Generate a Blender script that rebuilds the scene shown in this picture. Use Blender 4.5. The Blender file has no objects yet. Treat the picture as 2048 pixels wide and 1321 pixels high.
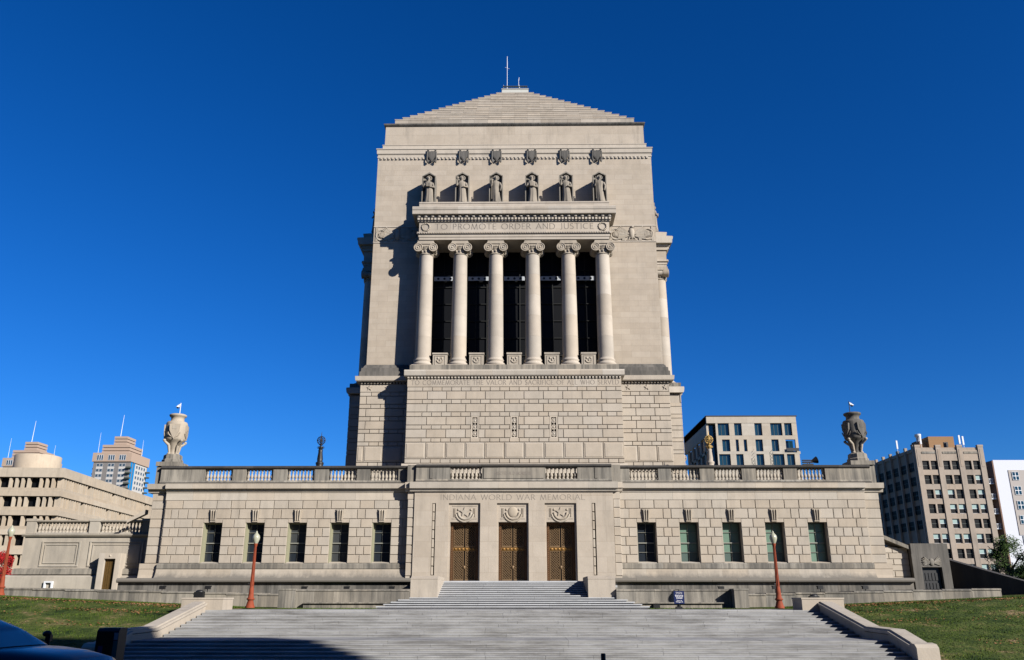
import bpy, math, random
import numpy as np
from mathutils import Vector, Matrix
random.seed(7); rng = np.random.default_rng(7)
S = bpy.context.scene
COL = S.collection
R = math.radians

# ------------------------------------------------------------------ camera, sky, sun, exposure
cd = bpy.data.cameras.new("camera"); cam = bpy.data.objects.new("camera", cd); COL.objects.link(cam); S.camera = cam
cd.sensor_width = 36.0; cd.lens = 1653.0 / 2048 * 36; cd.clip_start = 0.2; cd.clip_end = 6000
cam.location = (0.68, 0, 1.8); cam.rotation_euler = (R(90 + 17.9), 0, R(0.68))
S.view_settings.view_transform = 'Standard'; S.view_settings.look = 'None'
S.view_settings.gamma = 1; S.view_settings.exposure = 1.06
SUNV = Vector((1.2, -1.0, 0.757)).normalized()
W = bpy.data.worlds.new("World"); S.world = W; W.use_nodes = True
wn = W.node_tree; bg = wn.nodes["Background"]
sky = wn.nodes.new("ShaderNodeTexSky"); sky.sky_type = 'NISHITA'; sky.sun_disc = False
sky.sun_elevation = math.asin(SUNV.z); sky.sun_rotation = math.atan2(1.2, -1.0)
sky.altitude = 200; sky.air_density = 1.0; sky.dust_density = 0.15; sky.ozone_density = 4.0
gm = wn.nodes.new("ShaderNodeGamma"); gm.inputs[1].default_value = 1.12
tint = wn.nodes.new("ShaderNodeVectorMath"); tint.operation = 'MULTIPLY'; tint.inputs[1].default_value = (0.35, 0.60, 1.0)   # deep, polarised autumn blue
hs = wn.nodes.new("ShaderNodeHueSaturation"); hs.inputs["Saturation"].default_value = 1.075; hs.inputs["Value"].default_value = 0.86
wn.links.new(sky.outputs[0], gm.inputs[0]); wn.links.new(gm.outputs[0], tint.inputs[0]); wn.links.new(tint.outputs[0], hs.inputs["Color"]); wn.links.new(hs.outputs[0], bg.inputs[0])
bg.inputs[1].default_value = 0.0545
sl = bpy.data.lights.new("sun", 'SUN'); sl.energy = 5.0; sl.angle = R(0.5); sl.color = (1.0, 0.95, 0.88)
sun = bpy.data.objects.new("sun", sl); COL.objects.link(sun); sun.location = (60, -60, 60)
sun.rotation_euler = SUNV.to_track_quat('Z', 'Y').to_euler()
S.cycles.max_bounces = 5; S.cycles.diffuse_bounces = 3

# ------------------------------------------------------------------ materials
MATS = {}
K = 0.66     # albedo scale: keeps every surface in its real-world range at this exposure
def _m(name):
    m = bpy.data.materials.new(name); m.use_nodes = True; MATS[name] = m
    nt = m.node_tree; return m, nt, nt.nodes["Principled BSDF"]
def plain(name, col, rough=0.6, metal=0.0, coat=0.0, var=0.0, scale=3.0, bump=0.0, emit=None):
    col = tuple(K * c for c in col)
    m, nt, b = _m(name); N = nt.nodes; L = nt.links
    b.inputs["Base Color"].default_value = (*col, 1); b.inputs["Roughness"].default_value = rough
    b.inputs["Metallic"].default_value = metal; b.inputs["Coat Weight"].default_value = coat
    b.inputs["Specular IOR Level"].default_value = 0.35
    if var or bump:
        tc = N.new("ShaderNodeTexCoord"); nz = N.new("ShaderNodeTexNoise"); nz.inputs["Scale"].default_value = scale
        nz.inputs["Detail"].default_value = 5; L.new(tc.outputs["Object"], nz.inputs["Vector"])
        if var:
            mx = N.new("ShaderNodeMix"); mx.data_type = 'RGBA'
            mx.inputs[6].default_value = (*[c * (1 - var) for c in col], 1); mx.inputs[7].default_value = (*[min(1, c * (1 + var)) for c in col], 1)
            L.new(nz.outputs[0], mx.inputs[0]); L.new(mx.outputs[2], b.inputs["Base Color"])
        if bump:
            bp = N.new("ShaderNodeBump"); bp.inputs["Strength"].default_value = bump; bp.inputs["Distance"].default_value = 0.05
            L.new(nz.outputs[0], bp.inputs["Height"]); L.new(bp.outputs[0], b.inputs["Normal"])
    return m
def stone(name, col, tonev=0.30, stain=0.35, stain_col=(0.10, 0.095, 0.085), lo=0.52, hi=0.72, brick=None, rough=0.85, warm=0.12, sx=1.6, sz=0.16, zdirt=None):
    """limestone: per-block tone from the 'tone' attribute, cloudy variation, rain streaks; brick=(width, height) adds thin joints"""
    col = tuple(K * c for c in col); stain_col = tuple(K * c for c in stain_col)
    m, nt, b = _m(name); N = nt.nodes; L = nt.links
    b.inputs["Roughness"].default_value = rough; b.inputs["Specular IOR Level"].default_value = 0.2
    geo = N.new("ShaderNodeNewGeometry"); P = geo.outputs["Position"]
    sep = N.new("ShaderNodeSeparateXYZ"); L.new(P, sep.inputs[0])
    at = N.new("ShaderNodeAttribute"); at.attribute_name = "tone"
    mr = N.new("ShaderNodeMapRange"); mr.inputs[3].default_value = 1 - tonev; mr.inputs[4].default_value = 1 + tonev * 0.6
    L.new(at.outputs["Fac"], mr.inputs[0])
    base = N.new("ShaderNodeMix"); base.data_type = 'RGBA'
    base.inputs[6].default_value = (*col, 1)
    base.inputs[7].default_value = (col[0] * (1 - 0.02), col[1] * (1 - warm * 0.55), col[2] * (1 - warm), 1)
    fr = N.new("ShaderNodeMath"); fr.operation = 'MULTIPLY'; fr.inputs[1].default_value = 7.31; L.new(at.outputs["Fac"], fr.inputs[0])
    fr2 = N.new("ShaderNodeMath"); fr2.operation = 'FRACT'; L.new(fr.outputs[0], fr2.inputs[0]); L.new(fr2.outputs[0], base.inputs[0])
    cur = base.outputs[2]
    def mul(c, f):
        v = N.new("ShaderNodeVectorMath"); v.operation = 'SCALE'; L.new(c, v.inputs[0]); L.new(f, v.inputs["Scale"]); return v.outputs[0]
    cur = mul(cur, mr.outputs[0])
    if brick:
        sm = N.new("ShaderNodeMath"); sm.operation = 'ADD'; L.new(sep.outputs[0], sm.inputs[0]); L.new(sep.outputs[1], sm.inputs[1])
        cb = N.new("ShaderNodeCombineXYZ"); L.new(sm.outputs[0], cb.inputs[0]); L.new(sep.outputs[2], cb.inputs[1])
        bk = N.new("ShaderNodeTexBrick"); bk.inputs["Scale"].default_value = 1.0; bk.inputs["Brick Width"].default_value = brick[0]
        bk.inputs["Row Height"].default_value = brick[1]; bk.inputs["Mortar Size"].default_value = 0.018; bk.inputs["Mortar Smooth"].default_value = 0.3
        bk.inputs["Color1"].default_value = (1.03, 1.03, 1.03, 1); bk.inputs["Color2"].default_value = (0.93, 0.915, 0.895, 1)
        bk.inputs["Mortar"].default_value = (0.84, 0.82, 0.80, 1); bk.inputs["Bias"].default_value = -0.1
        L.new(cb.outputs[0], bk.inputs["Vector"])
        v = N.new("ShaderNodeVectorMath"); v.operation = 'MULTIPLY'; L.new(cur, v.inputs[0]); L.new(bk.outputs[0], v.inputs[1]); cur = v.outputs[0]
    nz = N.new("ShaderNodeTexNoise"); nz.inputs["Scale"].default_value = 0.9; nz.inputs["Detail"].default_value = 8; nz.inputs["Roughness"].default_value = 0.65
    L.new(P, nz.inputs["Vector"])
    r1 = N.new("ShaderNodeMapRange"); r1.inputs[1].default_value = 0.3; r1.inputs[2].default_value = 0.7; r1.inputs[3].default_value = 0.9; r1.inputs[4].default_value = 1.07
    L.new(nz.outputs[0], r1.inputs[0]); cur = mul(cur, r1.outputs[0])
    mp = N.new("ShaderNodeMapping"); mp.inputs["Scale"].default_value = (sx, sx, sz); L.new(P, mp.inputs[0])
    n2 = N.new("ShaderNodeTexNoise"); n2.inputs["Scale"].default_value = 1.0; n2.inputs["Detail"].default_value = 7; n2.inputs["Roughness"].default_value = 0.7
    L.new(mp.outputs[0], n2.inputs["Vector"])
    n3 = N.new("ShaderNodeTexNoise"); n3.inputs["Scale"].default_value = 0.22; n3.inputs["Detail"].default_value = 3; L.new(P, n3.inputs["Vector"])
    ad = N.new("ShaderNodeMath"); ad.operation = 'ADD'; L.new(n2.outputs[0], ad.inputs[0])
    h = N.new("ShaderNodeMath"); h.operation = 'MULTIPLY'; h.inputs[1].default_value = 0.5; L.new(n3.outputs[0], h.inputs[0]); L.new(h.outputs[0], ad.inputs[1])
    r2 = N.new("ShaderNodeMapRange"); r2.inputs[1].default_value = lo + 0.25; r2.inputs[2].default_value = hi + 0.25; r2.inputs[3].default_value = 0; r2.inputs[4].default_value = stain
    L.new(ad.outputs[0], r2.inputs[0])
    dirt = r2.outputs[0]
    if zdirt:      # a tide line of splashed dirt with a ragged upper edge: (clean above z1, dirty below z0, amount)
        jn = N.new("ShaderNodeMath"); jn.operation = 'MULTIPLY_ADD'; jn.inputs[1].default_value = -1.1; L.new(n2.outputs[0], jn.inputs[0]); L.new(sep.outputs[2], jn.inputs[2])
        rz_ = N.new("ShaderNodeMapRange"); rz_.inputs[1].default_value = zdirt[1] - .55; rz_.inputs[2].default_value = zdirt[0] - .55; rz_.inputs[3].default_value = 0; rz_.inputs[4].default_value = zdirt[2]; L.new(jn.outputs[0], rz_.inputs[0])
        mxx = N.new("ShaderNodeMath"); mxx.operation = 'MAXIMUM'; L.new(dirt, mxx.inputs[0]); L.new(rz_.outputs[0], mxx.inputs[1]); dirt = mxx.outputs[0]
    mx = N.new("ShaderNodeMix"); mx.data_type = 'RGBA'; L.new(dirt, mx.inputs[0]); L.new(cur, mx.inputs[6]); mx.inputs[7].default_value = (*stain_col, 1)
    L.new(mx.outputs[2], b.inputs["Base Color"])
    bp = N.new("ShaderNodeBump"); bp.inputs["Strength"].default_value = 0.25; bp.inputs["Distance"].default_value = 0.03
    n4 = N.new("ShaderNodeTexNoise"); n4.inputs["Scale"].default_value = 9; n4.inputs["Detail"].default_value = 4; L.new(P, n4.inputs["Vector"])
    L.new(n4.outputs[0], bp.inputs["Height"]); L.new(bp.outputs[0], b.inputs["Normal"])
    return m
LIME = (0.475, 0.42, 0.348)
block = stone("limestone_blocks", LIME, tonev=0.065, stain=0.22, warm=.11)
ashlar = stone("limestone_ashlar", LIME, tonev=0.12, stain=0.12, brick=(1.85, 0.585))
smooth = stone("limestone_smooth", (0.475, 0.425, 0.36), tonev=0.10, stain=0.16, brick=(2.4, 1.22))
trim = stone("limestone_trim", (0.52, 0.47, 0.40), tonev=0.10, stain=0.22, lo=0.5, hi=0.75)
carve = stone("limestone_carving", (0.43, 0.38, 0.31), tonev=0.08, stain=0.4, lo=0.45, hi=0.75)
statm = stone("weathered_statue_stone", (0.32, 0.285, 0.235), tonev=0.05, stain=0.8, lo=0.42, hi=0.7, sx=3.0)
dirty = stone("weathered_limestone", (0.33, 0.305, 0.26), tonev=0.22, stain=0.85, lo=0.38, hi=0.64, sx=2.6)
grime = stone("blackened_limestone", (0.18, 0.17, 0.155), tonev=0.2, stain=0.8, lo=0.35, hi=0.68, stain_col=(0.045, 0.045, 0.042), sx=2.6)
sooty = stone("soot_and_shade_black", (0.085, 0.08, 0.075), tonev=0.3, stain=0.7, lo=0.35, hi=0.7, stain_col=(0.03, 0.03, 0.03))  # copings' soot; the same black also stands for shade on the ramp wall
sidest = stone("cloudy_limestone", (0.46, 0.42, 0.355), tonev=0.1, stain=0.5, lo=0.42, hi=0.72, stain_col=(.17, .16, .145), sx=1.2)
skirtm = stone("rain_streaked_limestone", (0.46, 0.41, 0.34), tonev=0.06, stain=0.28, lo=0.5, hi=0.75, zdirt=(3.3, 3.85, .8), stain_col=(.12, .113, .1))
roofst = stone("pyramid_stone", (0.45, 0.40, 0.335), tonev=0.30, stain=0.3)
steps_m = stone("granite_steps", (0.345, 0.345, 0.345), tonev=0.13, stain=0.75, lo=0.44, hi=0.70, stain_col=(0.12, 0.115, 0.11), warm=0.05, sx=.45, sz=5.0)
steps_u = stone("pale_granite_steps", (0.43, 0.435, 0.445), tonev=0.10, stain=0.15, warm=0.02)
cheek_m = stone("cheek_wall_stone", (0.46, 0.41, 0.345), tonev=0.10, stain=0.3)
ink = plain("engraved_letters", (0.16, 0.14, 0.12), 0.9)
ink2 = plain("faded_letters", (0.23, 0.20, 0.17), 0.9)
darkglass = plain("dark_glass", (0.004, 0.0045, 0.006), 0.5); darkglass.node_tree.nodes["Principled BSDF"].inputs["Specular IOR Level"].default_value = 0.12
green_blind = plain("green_blind_pane", (0.16, 0.25, 0.19), 0.25, coat=0.4)
dark_blind = plain("dark_blind_pane", (0.022, 0.028, 0.036), 0.2, coat=0.4)
oldpaint = plain("olive_window_paint", (0.30, 0.29, 0.19), 0.6)
lighter_blind = plain("grey_blind_pane", (0.055, 0.06, 0.062), 0.3, coat=0.3)  # slightly lighter blind, for variety among the left windows
darkpaint = plain("dark_green_window_paint", (0.075, 0.09, 0.075), 0.5)
bronze = plain("bronze", (0.13, 0.065, 0.028), 0.5, metal=0.4, var=0.35, scale=4)
grillem = plain("grille_bronze", (0.19, 0.12, 0.06), 0.5, metal=0.2, var=0.3, scale=6)
bronzeb = plain("polished_bronze", (0.30, 0.16, 0.045), 0.45, metal=0.5, var=0.4, scale=6)
blackm = plain("black_metal", (0.012, 0.012, 0.013), 0.5)
patina = plain("green_bronze", (0.035, 0.05, 0.048), 0.6)
mull = plain("blackened_mullion", (0.006, 0.007, 0.007), 0.8)
palepan = plain("pale_spandrel", (0.42, 0.45, 0.48), 0.5)
rust = plain("orange_red_lamp_paint", (0.24, 0.042, 0.012), 0.8, var=0.4, scale=3)
globe_m = plain("milky_globe", (0.40, 0.40, 0.30), 0.3, coat=0.3)
whitem = plain("white_metal", (0.75, 0.77, 0.8), 0.4)
gold = plain("gilded_bronze", (0.55, 0.37, 0.12), 0.5, metal=0.6)
cream = plain("cream_paint", (0.62, 0.60, 0.52), 0.5)
signblue = plain("navy_sign", (0.01, 0.02, 0.09), 0.35)
sashm = plain("sash_paint", (0.26, 0.26, 0.22), 0.6)
signwhite = plain("white_lettering", (0.75, 0.75, 0.78), 0.5)
asphalt = plain("asphalt", (0.05, 0.05, 0.052), 0.9, var=0.2, scale=6, bump=0.3)
conc = plain("sidewalk_concrete", (0.28, 0.27, 0.25), 0.9, var=0.12, scale=2)
precast = stone("precast_concrete", (0.50, 0.425, 0.33), tonev=0.10, stain=0.25, rough=0.9)
tan = stone("tan_brick", (0.40, 0.335, 0.275), tonev=0.1, stain=0.3)
palebrick = stone("beige_panels", (0.50, 0.455, 0.385), tonev=0.08, stain=0.1, brick=(6, 3.5))
whitewall = plain("white_stucco", (0.66, 0.68, 0.74), 0.8, var=0.04)
greywall = plain("warm_grey_stucco", (0.42, 0.38, 0.35), 0.8, var=0.05)
brownwall = plain("brown_stucco", (0.22, 0.13, 0.09), 0.8)
brownbrick = plain("orange_brown_brick", (0.30, 0.17, 0.08), 0.9, var=0.1)
tealglass = plain("teal_glass", (0.012, 0.045, 0.07), 0.08, coat=0.5)
towertan = plain("tan_tower_concrete", (0.42, 0.31, 0.235), 0.9, var=.1)
palewall = plain("pale_tower_wall", (0.52, 0.50, 0.47), 0.8)
towerglass = plain("blue_grey_glass", (0.05, 0.08, 0.11), 0.15)
greyblock = plain("grey_tower_wall", (0.20, 0.185, 0.175), 0.8)
bluepaint = plain("sky_blue_panels", (0.0, 0.22, 0.55), 0.6)
darkroof = plain("dark_roof_edge", (0.03, 0.03, 0.035), 0.7)
carpaint = plain("dark_blue_car_paint", (0.004, 0.008, 0.028), 0.35, coat=0.25)
carglass = plain("tinted_car_glass", (0.012, 0.035, 0.035), 0.05, coat=0.5)
rubber = plain("tyre_rubber", (0.015, 0.015, 0.015), 0.9)
bark = plain("bark", (0.07, 0.05, 0.035), 0.9, var=0.3, scale=6)
def leafmat(name, c1, c2):
    m, nt, b = _m(name); N = nt.nodes; L = nt.links
    at = N.new("ShaderNodeAttribute"); at.attribute_name = "tone"
    mx = N.new("ShaderNodeMix"); mx.data_type = 'RGBA'; mx.inputs[6].default_value = (*[K * c for c in c1], 1); mx.inputs[7].default_value = (*[K * c for c in c2], 1)
    L.new(at.outputs["Fac"], mx.inputs[0]); L.new(mx.outputs[2], b.inputs["Base Color"]); b.inputs["Roughness"].default_value = 0.6
    b.inputs["Specular IOR Level"].default_value = 0.05
    return m
leafg = leafmat("green_leaves", (0.03, 0.06, 0.018), (0.09, 0.14, 0.04))
leafr = leafmat("red_leaves", (0.20, 0.008, 0.01), (0.50, 0.03, 0.03))
bladem = leafmat("grass_blades", (0.022, 0.052, 0.004), (0.105, 0.155, 0.020))
deadm = leafmat("fallen_leaves", (0.22, 0.07, 0.03), (0.42, 0.22, 0.11))
def lawn_material():
    m, nt, b = _m("lawn"); N = nt.nodes; L = nt.links; b.inputs["Roughness"].default_value = 0.95; b.inputs["Specular IOR Level"].default_value = 0.1
    tc = N.new("ShaderNodeTexCoord")
    n1 = N.new("ShaderNodeTexNoise"); n1.inputs["Scale"].default_value = 0.55; n1.inputs["Detail"].default_value = 9; n1.inputs["Roughness"].default_value = 0.7
    L.new(tc.outputs["Object"], n1.inputs["Vector"])
    r = N.new("ShaderNodeValToRGB"); e = r.color_ramp.elements
    e[0].position = 0.30; e[0].position = .36; e[0].color = (0.013, 0.026, 0.005, 1); e[1].position = 0.52; e[1].color = (0.045, 0.062, 0.013, 1)
    x = e.new(0.60); x.color = (0.08, 0.078, 0.025, 1); x = e.new(0.66); x.color = (0.17, 0.115, 0.065, 1)
    L.new(n1.outputs[0], r.inputs[0]); L.new(r.outputs[0], b.inputs["Base Color"])
    n2 = N.new("ShaderNodeTexNoise"); n2.inputs["Scale"].default_value = 6; n2.inputs["Detail"].default_value = 6; L.new(tc.outputs["Object"], n2.inputs["Vector"])
    bp = N.new("ShaderNodeBump"); bp.inputs["Strength"].default_value = 0.9; bp.inputs["Distance"].default_value = 0.15; L.new(n2.outputs[0], bp.inputs["Height"]); L.new(bp.outputs[0], b.inputs["Normal"])
    return m
lawnm = lawn_material()

# ------------------------------------------------------------------ mesh builder
class MB:
    def __init__(s, M=None): s.v = []; s.f = []; s.t = []; s.mi = []; s.M = M; s.n = 0; s.sm = []
    def add(s, vs, fs, tone=None, mi=0, smooth=False):
        t = random.random() if tone is None else tone
        a = np.asarray(vs, float)
        if s.M is not None: a = a @ s.M[:3, :3].T + s.M[:3, 3]
        s.v.append(a); b = s.n
        for f in fs: s.f.append(tuple(i + b for i in f)); s.t.append(t); s.mi.append(mi); s.sm.append(smooth)
        s.n += len(a); return s
    def box(s, x0, x1, y0, y1, z0, z1, tone=None, mi=0):
        return s.add([(x0, y0, z0), (x1, y0, z0), (x1, y1, z0), (x0, y1, z0), (x0, y0, z1), (x1, y0, z1), (x1, y1, z1), (x0, y1, z1)],
                     [(0, 3, 2, 1), (4, 5, 6, 7), (0, 1, 5, 4), (1, 2, 6, 5), (2, 3, 7, 6), (3, 0, 4, 7)], tone, mi)
    def bbox(s, x0, x1, y0, y1, z0, z1, c, tone=None, mi=0):
        """box whose front (low y) edges are chamfered by c"""
        return s.add([(x0 + c, y0, z0 + c), (x1 - c, y0, z0 + c), (x1 - c, y0, z1 - c), (x0 + c, y0, z1 - c),
                      (x0, y0 + c, z0), (x1, y0 + c, z0), (x1, y0 + c, z1), (x0, y0 + c, z1), (x0, y1, z0), (x1, y1, z0), (x1, y1, z1), (x0, y1, z1)],
                     [(0, 1, 2, 3), (4, 5, 1, 0), (5, 6, 2, 1), (6, 7, 3, 2), (7, 4, 0, 3), (8, 9, 5, 4), (9, 10, 6, 5), (10, 11, 7, 6), (11, 8, 4, 7), (11, 10, 9, 8)], tone, mi)
    def prism(s, poly, y0, y1, tone=None, mi=0):
        """polygon in (x, z), counter-clockwise seen from low y, extruded from y0 to y1"""
        n = len(poly); vs = [(x, y0, z) for x, z in poly] + [(x, y1, z) for x, z in poly]
        fs = [tuple(range(n)), tuple(reversed(range(n, 2 * n)))] + [(i, i + n, (i + 1) % n + n, (i + 1) % n) for i in range(n)]
        return s.add(vs, fs, tone, mi)
    def ext(s, prof, x0, x1, tone=None, mi=0):
        """profile in (y, z) extruded along x"""
        n = len(prof); vs = [(x0, y, z) for y, z in prof] + [(x1, y, z) for y, z in prof]
        fs = [tuple(reversed(range(n))), tuple(range(n, 2 * n))] + [(i, (i + 1) % n, (i + 1) % n + n, i + n) for i in range(n)]
        return s.add(vs, fs, tone, mi)
    def lathe(s, prof, cx=0, cy=0, n=16, tone=None, mi=0, smooth=True, ph=0.0):
        vs = []; fs = []
        for r, z in prof:
            for k in range(n):
                a = 2 * math.pi * k / n + ph; vs.append((cx + r * math.cos(a), cy + r * math.sin(a), z))
        for i in range(len(prof) - 1):
            for k in range(n):
                k2 = (k + 1) % n; fs.append((i * n + k, i * n + k2, (i + 1) * n + k2, (i + 1) * n + k))
        t = random.random() if tone is None else tone; m = (len(prof) - 1) * n
        s.add(vs, fs, t, mi, smooth); s.add(vs[:n], [tuple(reversed(range(n)))], t, mi)
        return s.add(vs[m:], [tuple(range(n))], t, mi)
    def square(s, prof, cx, cy, tone=0.5, mi=0):
        p = [(r * math.sqrt(2), z) for r, z in prof]
        return s.lathe(p, cx, cy, 4, tone, mi, False, math.pi / 4)
    def tube(s, p0, p1, r0, r1=None, n=8, tone=None, mi=0, smooth=True):
        r1 = r0 if r1 is None else r1
        p0 = Vector(p0); p1 = Vector(p1); q = (p1 - p0).to_track_quat('Z', 'Y'); vs = []
        for p, r in ((p0, r0), (p1, r1)):
            for k in range(n):
                a = 2 * math.pi * k / n; vs.append(tuple(p + q @ Vector((r * math.cos(a), r * math.sin(a), 0))))
        fs = [(k, (k + 1) % n, (k + 1) % n + n, k + n) for k in range(n)]; t = random.random() if tone is None else tone
        s.add(vs, fs, t, mi, smooth); s.add(vs[:n], [tuple(reversed(range(n)))], t, mi); return s.add(vs[n:], [tuple(range(n))], t, mi)
    def ell(s, c, r, n=10, m=7, tone=None, mi=0):
        vs = []; fs = []
        for i in range(m + 1):
            th = math.pi * i / m
            for k in range(n):
                a = 2 * math.pi * k / n
                vs.append((c[0] + r[0] * math.sin(th) * math.cos(a), c[1] + r[1] * math.sin(th) * math.sin(a), c[2] - r[2] * math.cos(th)))
        for i in range(m):
            for k in range(n):
                k2 = (k + 1) % n; fs.append((i * n + k, i * n + k2, (i + 1) * n + k2, (i + 1) * n + k))
        return s.add(vs, fs, tone, mi, True)
    def torus(s, c, Rr, r, axis='y', n=20, m=8, tone=None, mi=0, a0=0, a1=2 * math.pi):
        vs = []; fs = []; full = abs(a1 - a0 - 2 * math.pi) < 1e-6; nn = n if full else n + 1
        for i in range(nn):
            a = a0 + (a1 - a0) * i / n
            for k in range(m):
                b = 2 * math.pi * k / m; u = (Rr + r * math.cos(b)) * math.cos(a); w = (Rr + r * math.cos(b)) * math.sin(a); h = r * math.sin(b)
                vs.append((c[0] + u, c[1] + h, c[2] + w) if axis == 'y' else ((c[0] + u, c[1] + w, c[2] + h) if axis == 'z' else (c[0] + h, c[1] + u, c[2] + w)))
        for i in range(n):
            i2 = (i + 1) % nn
            for k in range(m):
                k2 = (k + 1) % m; fs.append((i * m + k, i * m + k2, i2 * m + k2, i2 * m + k))
        return s.add(vs, fs, tone, mi, True)
    def mesh(s, name, mat, off=(0, 0, 0)):
        me = bpy.data.meshes.new(name); v = np.concatenate(s.v) - np.asarray(off, float)
        me.from_pydata(v.tolist(), [], s.f); mats = mat if isinstance(mat, (list, tuple)) else [mat]
        for m in mats: me.materials.append(m)
        at = me.attributes.new("tone", 'FLOAT', 'FACE'); at.data.foreach_set("value", s.t)
        me.polygons.foreach_set("material_index", s.mi); me.polygons.foreach_set("use_smooth", s.sm)
        me.update(); return me
    def build(s, name, mat, parent=None):
        off = (0, 0, 0)
        if parent is not None:
            q = parent; off = Vector((0, 0, 0))
            while q is not None: off = off + Vector(q.location); q = q.parent
        o = bpy.data.objects.new(name, s.mesh(name, mat, off)); COL.objects.link(o); o.parent = parent; return o
def tag(o, label=None, cat=None, group=None, kind=None):
    if label: o["label"] = label
    if cat: o["category"] = cat
    if group: o["group"] = group
    if kind: o["kind"] = kind
    return o
def empty(name, loc, label, cat, group=None):
    o = bpy.data.objects.new(name, None); COL.objects.link(o); o.location = loc; o.empty_display_size = 0.5
    return tag(o, label, cat, group)
def copy_tree(o, parent=None, loc=None, rz=None, label=None):
    c = o.copy(); COL.objects.link(c); c.parent = parent
    if loc is not None: c.location = loc
    if rz is not None: c.rotation_euler = (0, 0, rz)
    if label: c["label"] = label
    for ch in list(o.children): copy_tree(ch, c)
    return c
def move(o, loc, rz=0): o.location = loc; o.rotation_euler = (0, 0, rz); return o
def rotz_about(cx, cy, a):
    M = np.eye(4); c, s_ = math.cos(a), math.sin(a); M[:2, :2] = [[c, -s_], [s_, c]]
    M[0, 3] = cx - (c * cx - s_ * cy); M[1, 3] = cy - (s_ * cx + c * cy); return M
def wall_holes(mb, x0, x1, z0, z1, y0, y1, holes, tone=0.5):
    """solid wall slab with rectangular openings (hx0,hx1,hz0,hz1), butted boxes"""
    xs = sorted(set([x0, x1] + [h[0] for h in holes] + [h[1] for h in holes]))
    for a, b in zip(xs, xs[1:]):
        hs_ = sorted([(h[2], h[3]) for h in holes if h[0] <= a + 1e-6 and h[1] >= b - 1e-6]); z = z0
        for lo, hi in hs_:
            if lo > z + 1e-6: mb.box(a, b, y0, y1, z, lo, tone)
            z = hi
        if z < z1 - 1e-6: mb.box(a, b, y0, y1, z, z1, tone)
def course(mb, cuts, z0, z1, y, d=0.07, g=0.03, c=0.008):
    for a, b in zip(cuts, cuts[1:]): mb.bbox(a + g, b - g, y, y + d, z0 + g, z1 - g, c)
def lin(a, b, n): return [a + (b - a) * i / n for i in range(n + 1)]

# ------------------------------------------------------------------ inscription letters: thin cut strokes with small serifs
def arc(cx, cy, rx, ry, a0, a1, n=12): return [(cx + rx * math.cos(R(a0 + (a1 - a0) * i / n)), cy + ry * math.sin(R(a0 + (a1 - a0) * i / n))) for i in range(n + 1)]
G = {
 'A': (0.78, [[(0, 0), (.39, 1)], [(.39, 1), (.78, 0)], [(.14, .36), (.64, .36)]]), 'C': (0.80, [arc(.46, .5, .44, .5, 50, 310)]),
 'D': (0.82, [[(.08, 0), (.08, 1), (.36, 1)] , arc(.36, .5, .44, .5, 90, -90), [(.36, 0), (.08, 0)]]),
 'E': (0.52, [[(.5, 1), (.08, 1), (.08, 0), (.52, 0)], [(.08, .52), (.44, .52)]]), 'F': (0.5, [[(.5, 1), (.08, 1), (.08, 0)], [(.08, .52), (.42, .52)]]),
 'H': (0.78, [[(.08, 0), (.08, 1)], [(.70, 0), (.70, 1)], [(.08, .5), (.70, .5)]]), 'I': (0.18, [[(.09, 0), (.09, 1)]]),
 'J': (0.34, [[(.24, 1), (.24, .1), (.16, -.06), (.0, -.08)]]), 'L': (0.52, [[(.08, 1), (.08, 0), (.52, 0)]]),
 'M': (0.98, [[(.06, 0), (.18, 1), (.49, 0), (.80, 1), (.92, 0)]]), 'N': (0.82, [[(.08, 0), (.08, 1), (.74, 0), (.74, 1)]]),
 'O': (0.98, [arc(.49, .5, .46, .5, 0, 360, 20)]), 'P': (0.56, [[(.08, 0), (.08, 1), (.28, 1)], arc(.28, .74, .24, .26, 90, -90, 8), [(.28, .48), (.08, .48)]]),
 'R': (0.64, [[(.08, 0), (.08, 1), (.28, 1)], arc(.28, .75, .24, .25, 90, -90, 8), [(.28, .5), (.08, .5)], [(.30, .5), (.64, 0)]]),
 'S': (0.52, [arc(.27, .76, .21, .24, 40, 270, 9) + arc(.25, .27, .23, .26, 90, -140, 9)]), 'T': (0.66, [[(0, 1), (.66, 1)], [(.33, 1), (.33, 0)]]),
 'U': (0.74, [[(.07, 1), (.07, .35)] + arc(.37, .35, .30, .35, 180, 360, 8) + [(.67, 1)]]), 'V': (0.76, [[(0, 1), (.38, 0), (.76, 1)]]),
 'W': (1.05, [[(0, 1), (.27, 0), (.525, 1), (.78, 0), (1.05, 1)]]), 'X': (0.72, [[(0, 0), (.72, 1)], [(.72, 0), (0, 1)]]), ' ': (0.42, [])}
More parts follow.
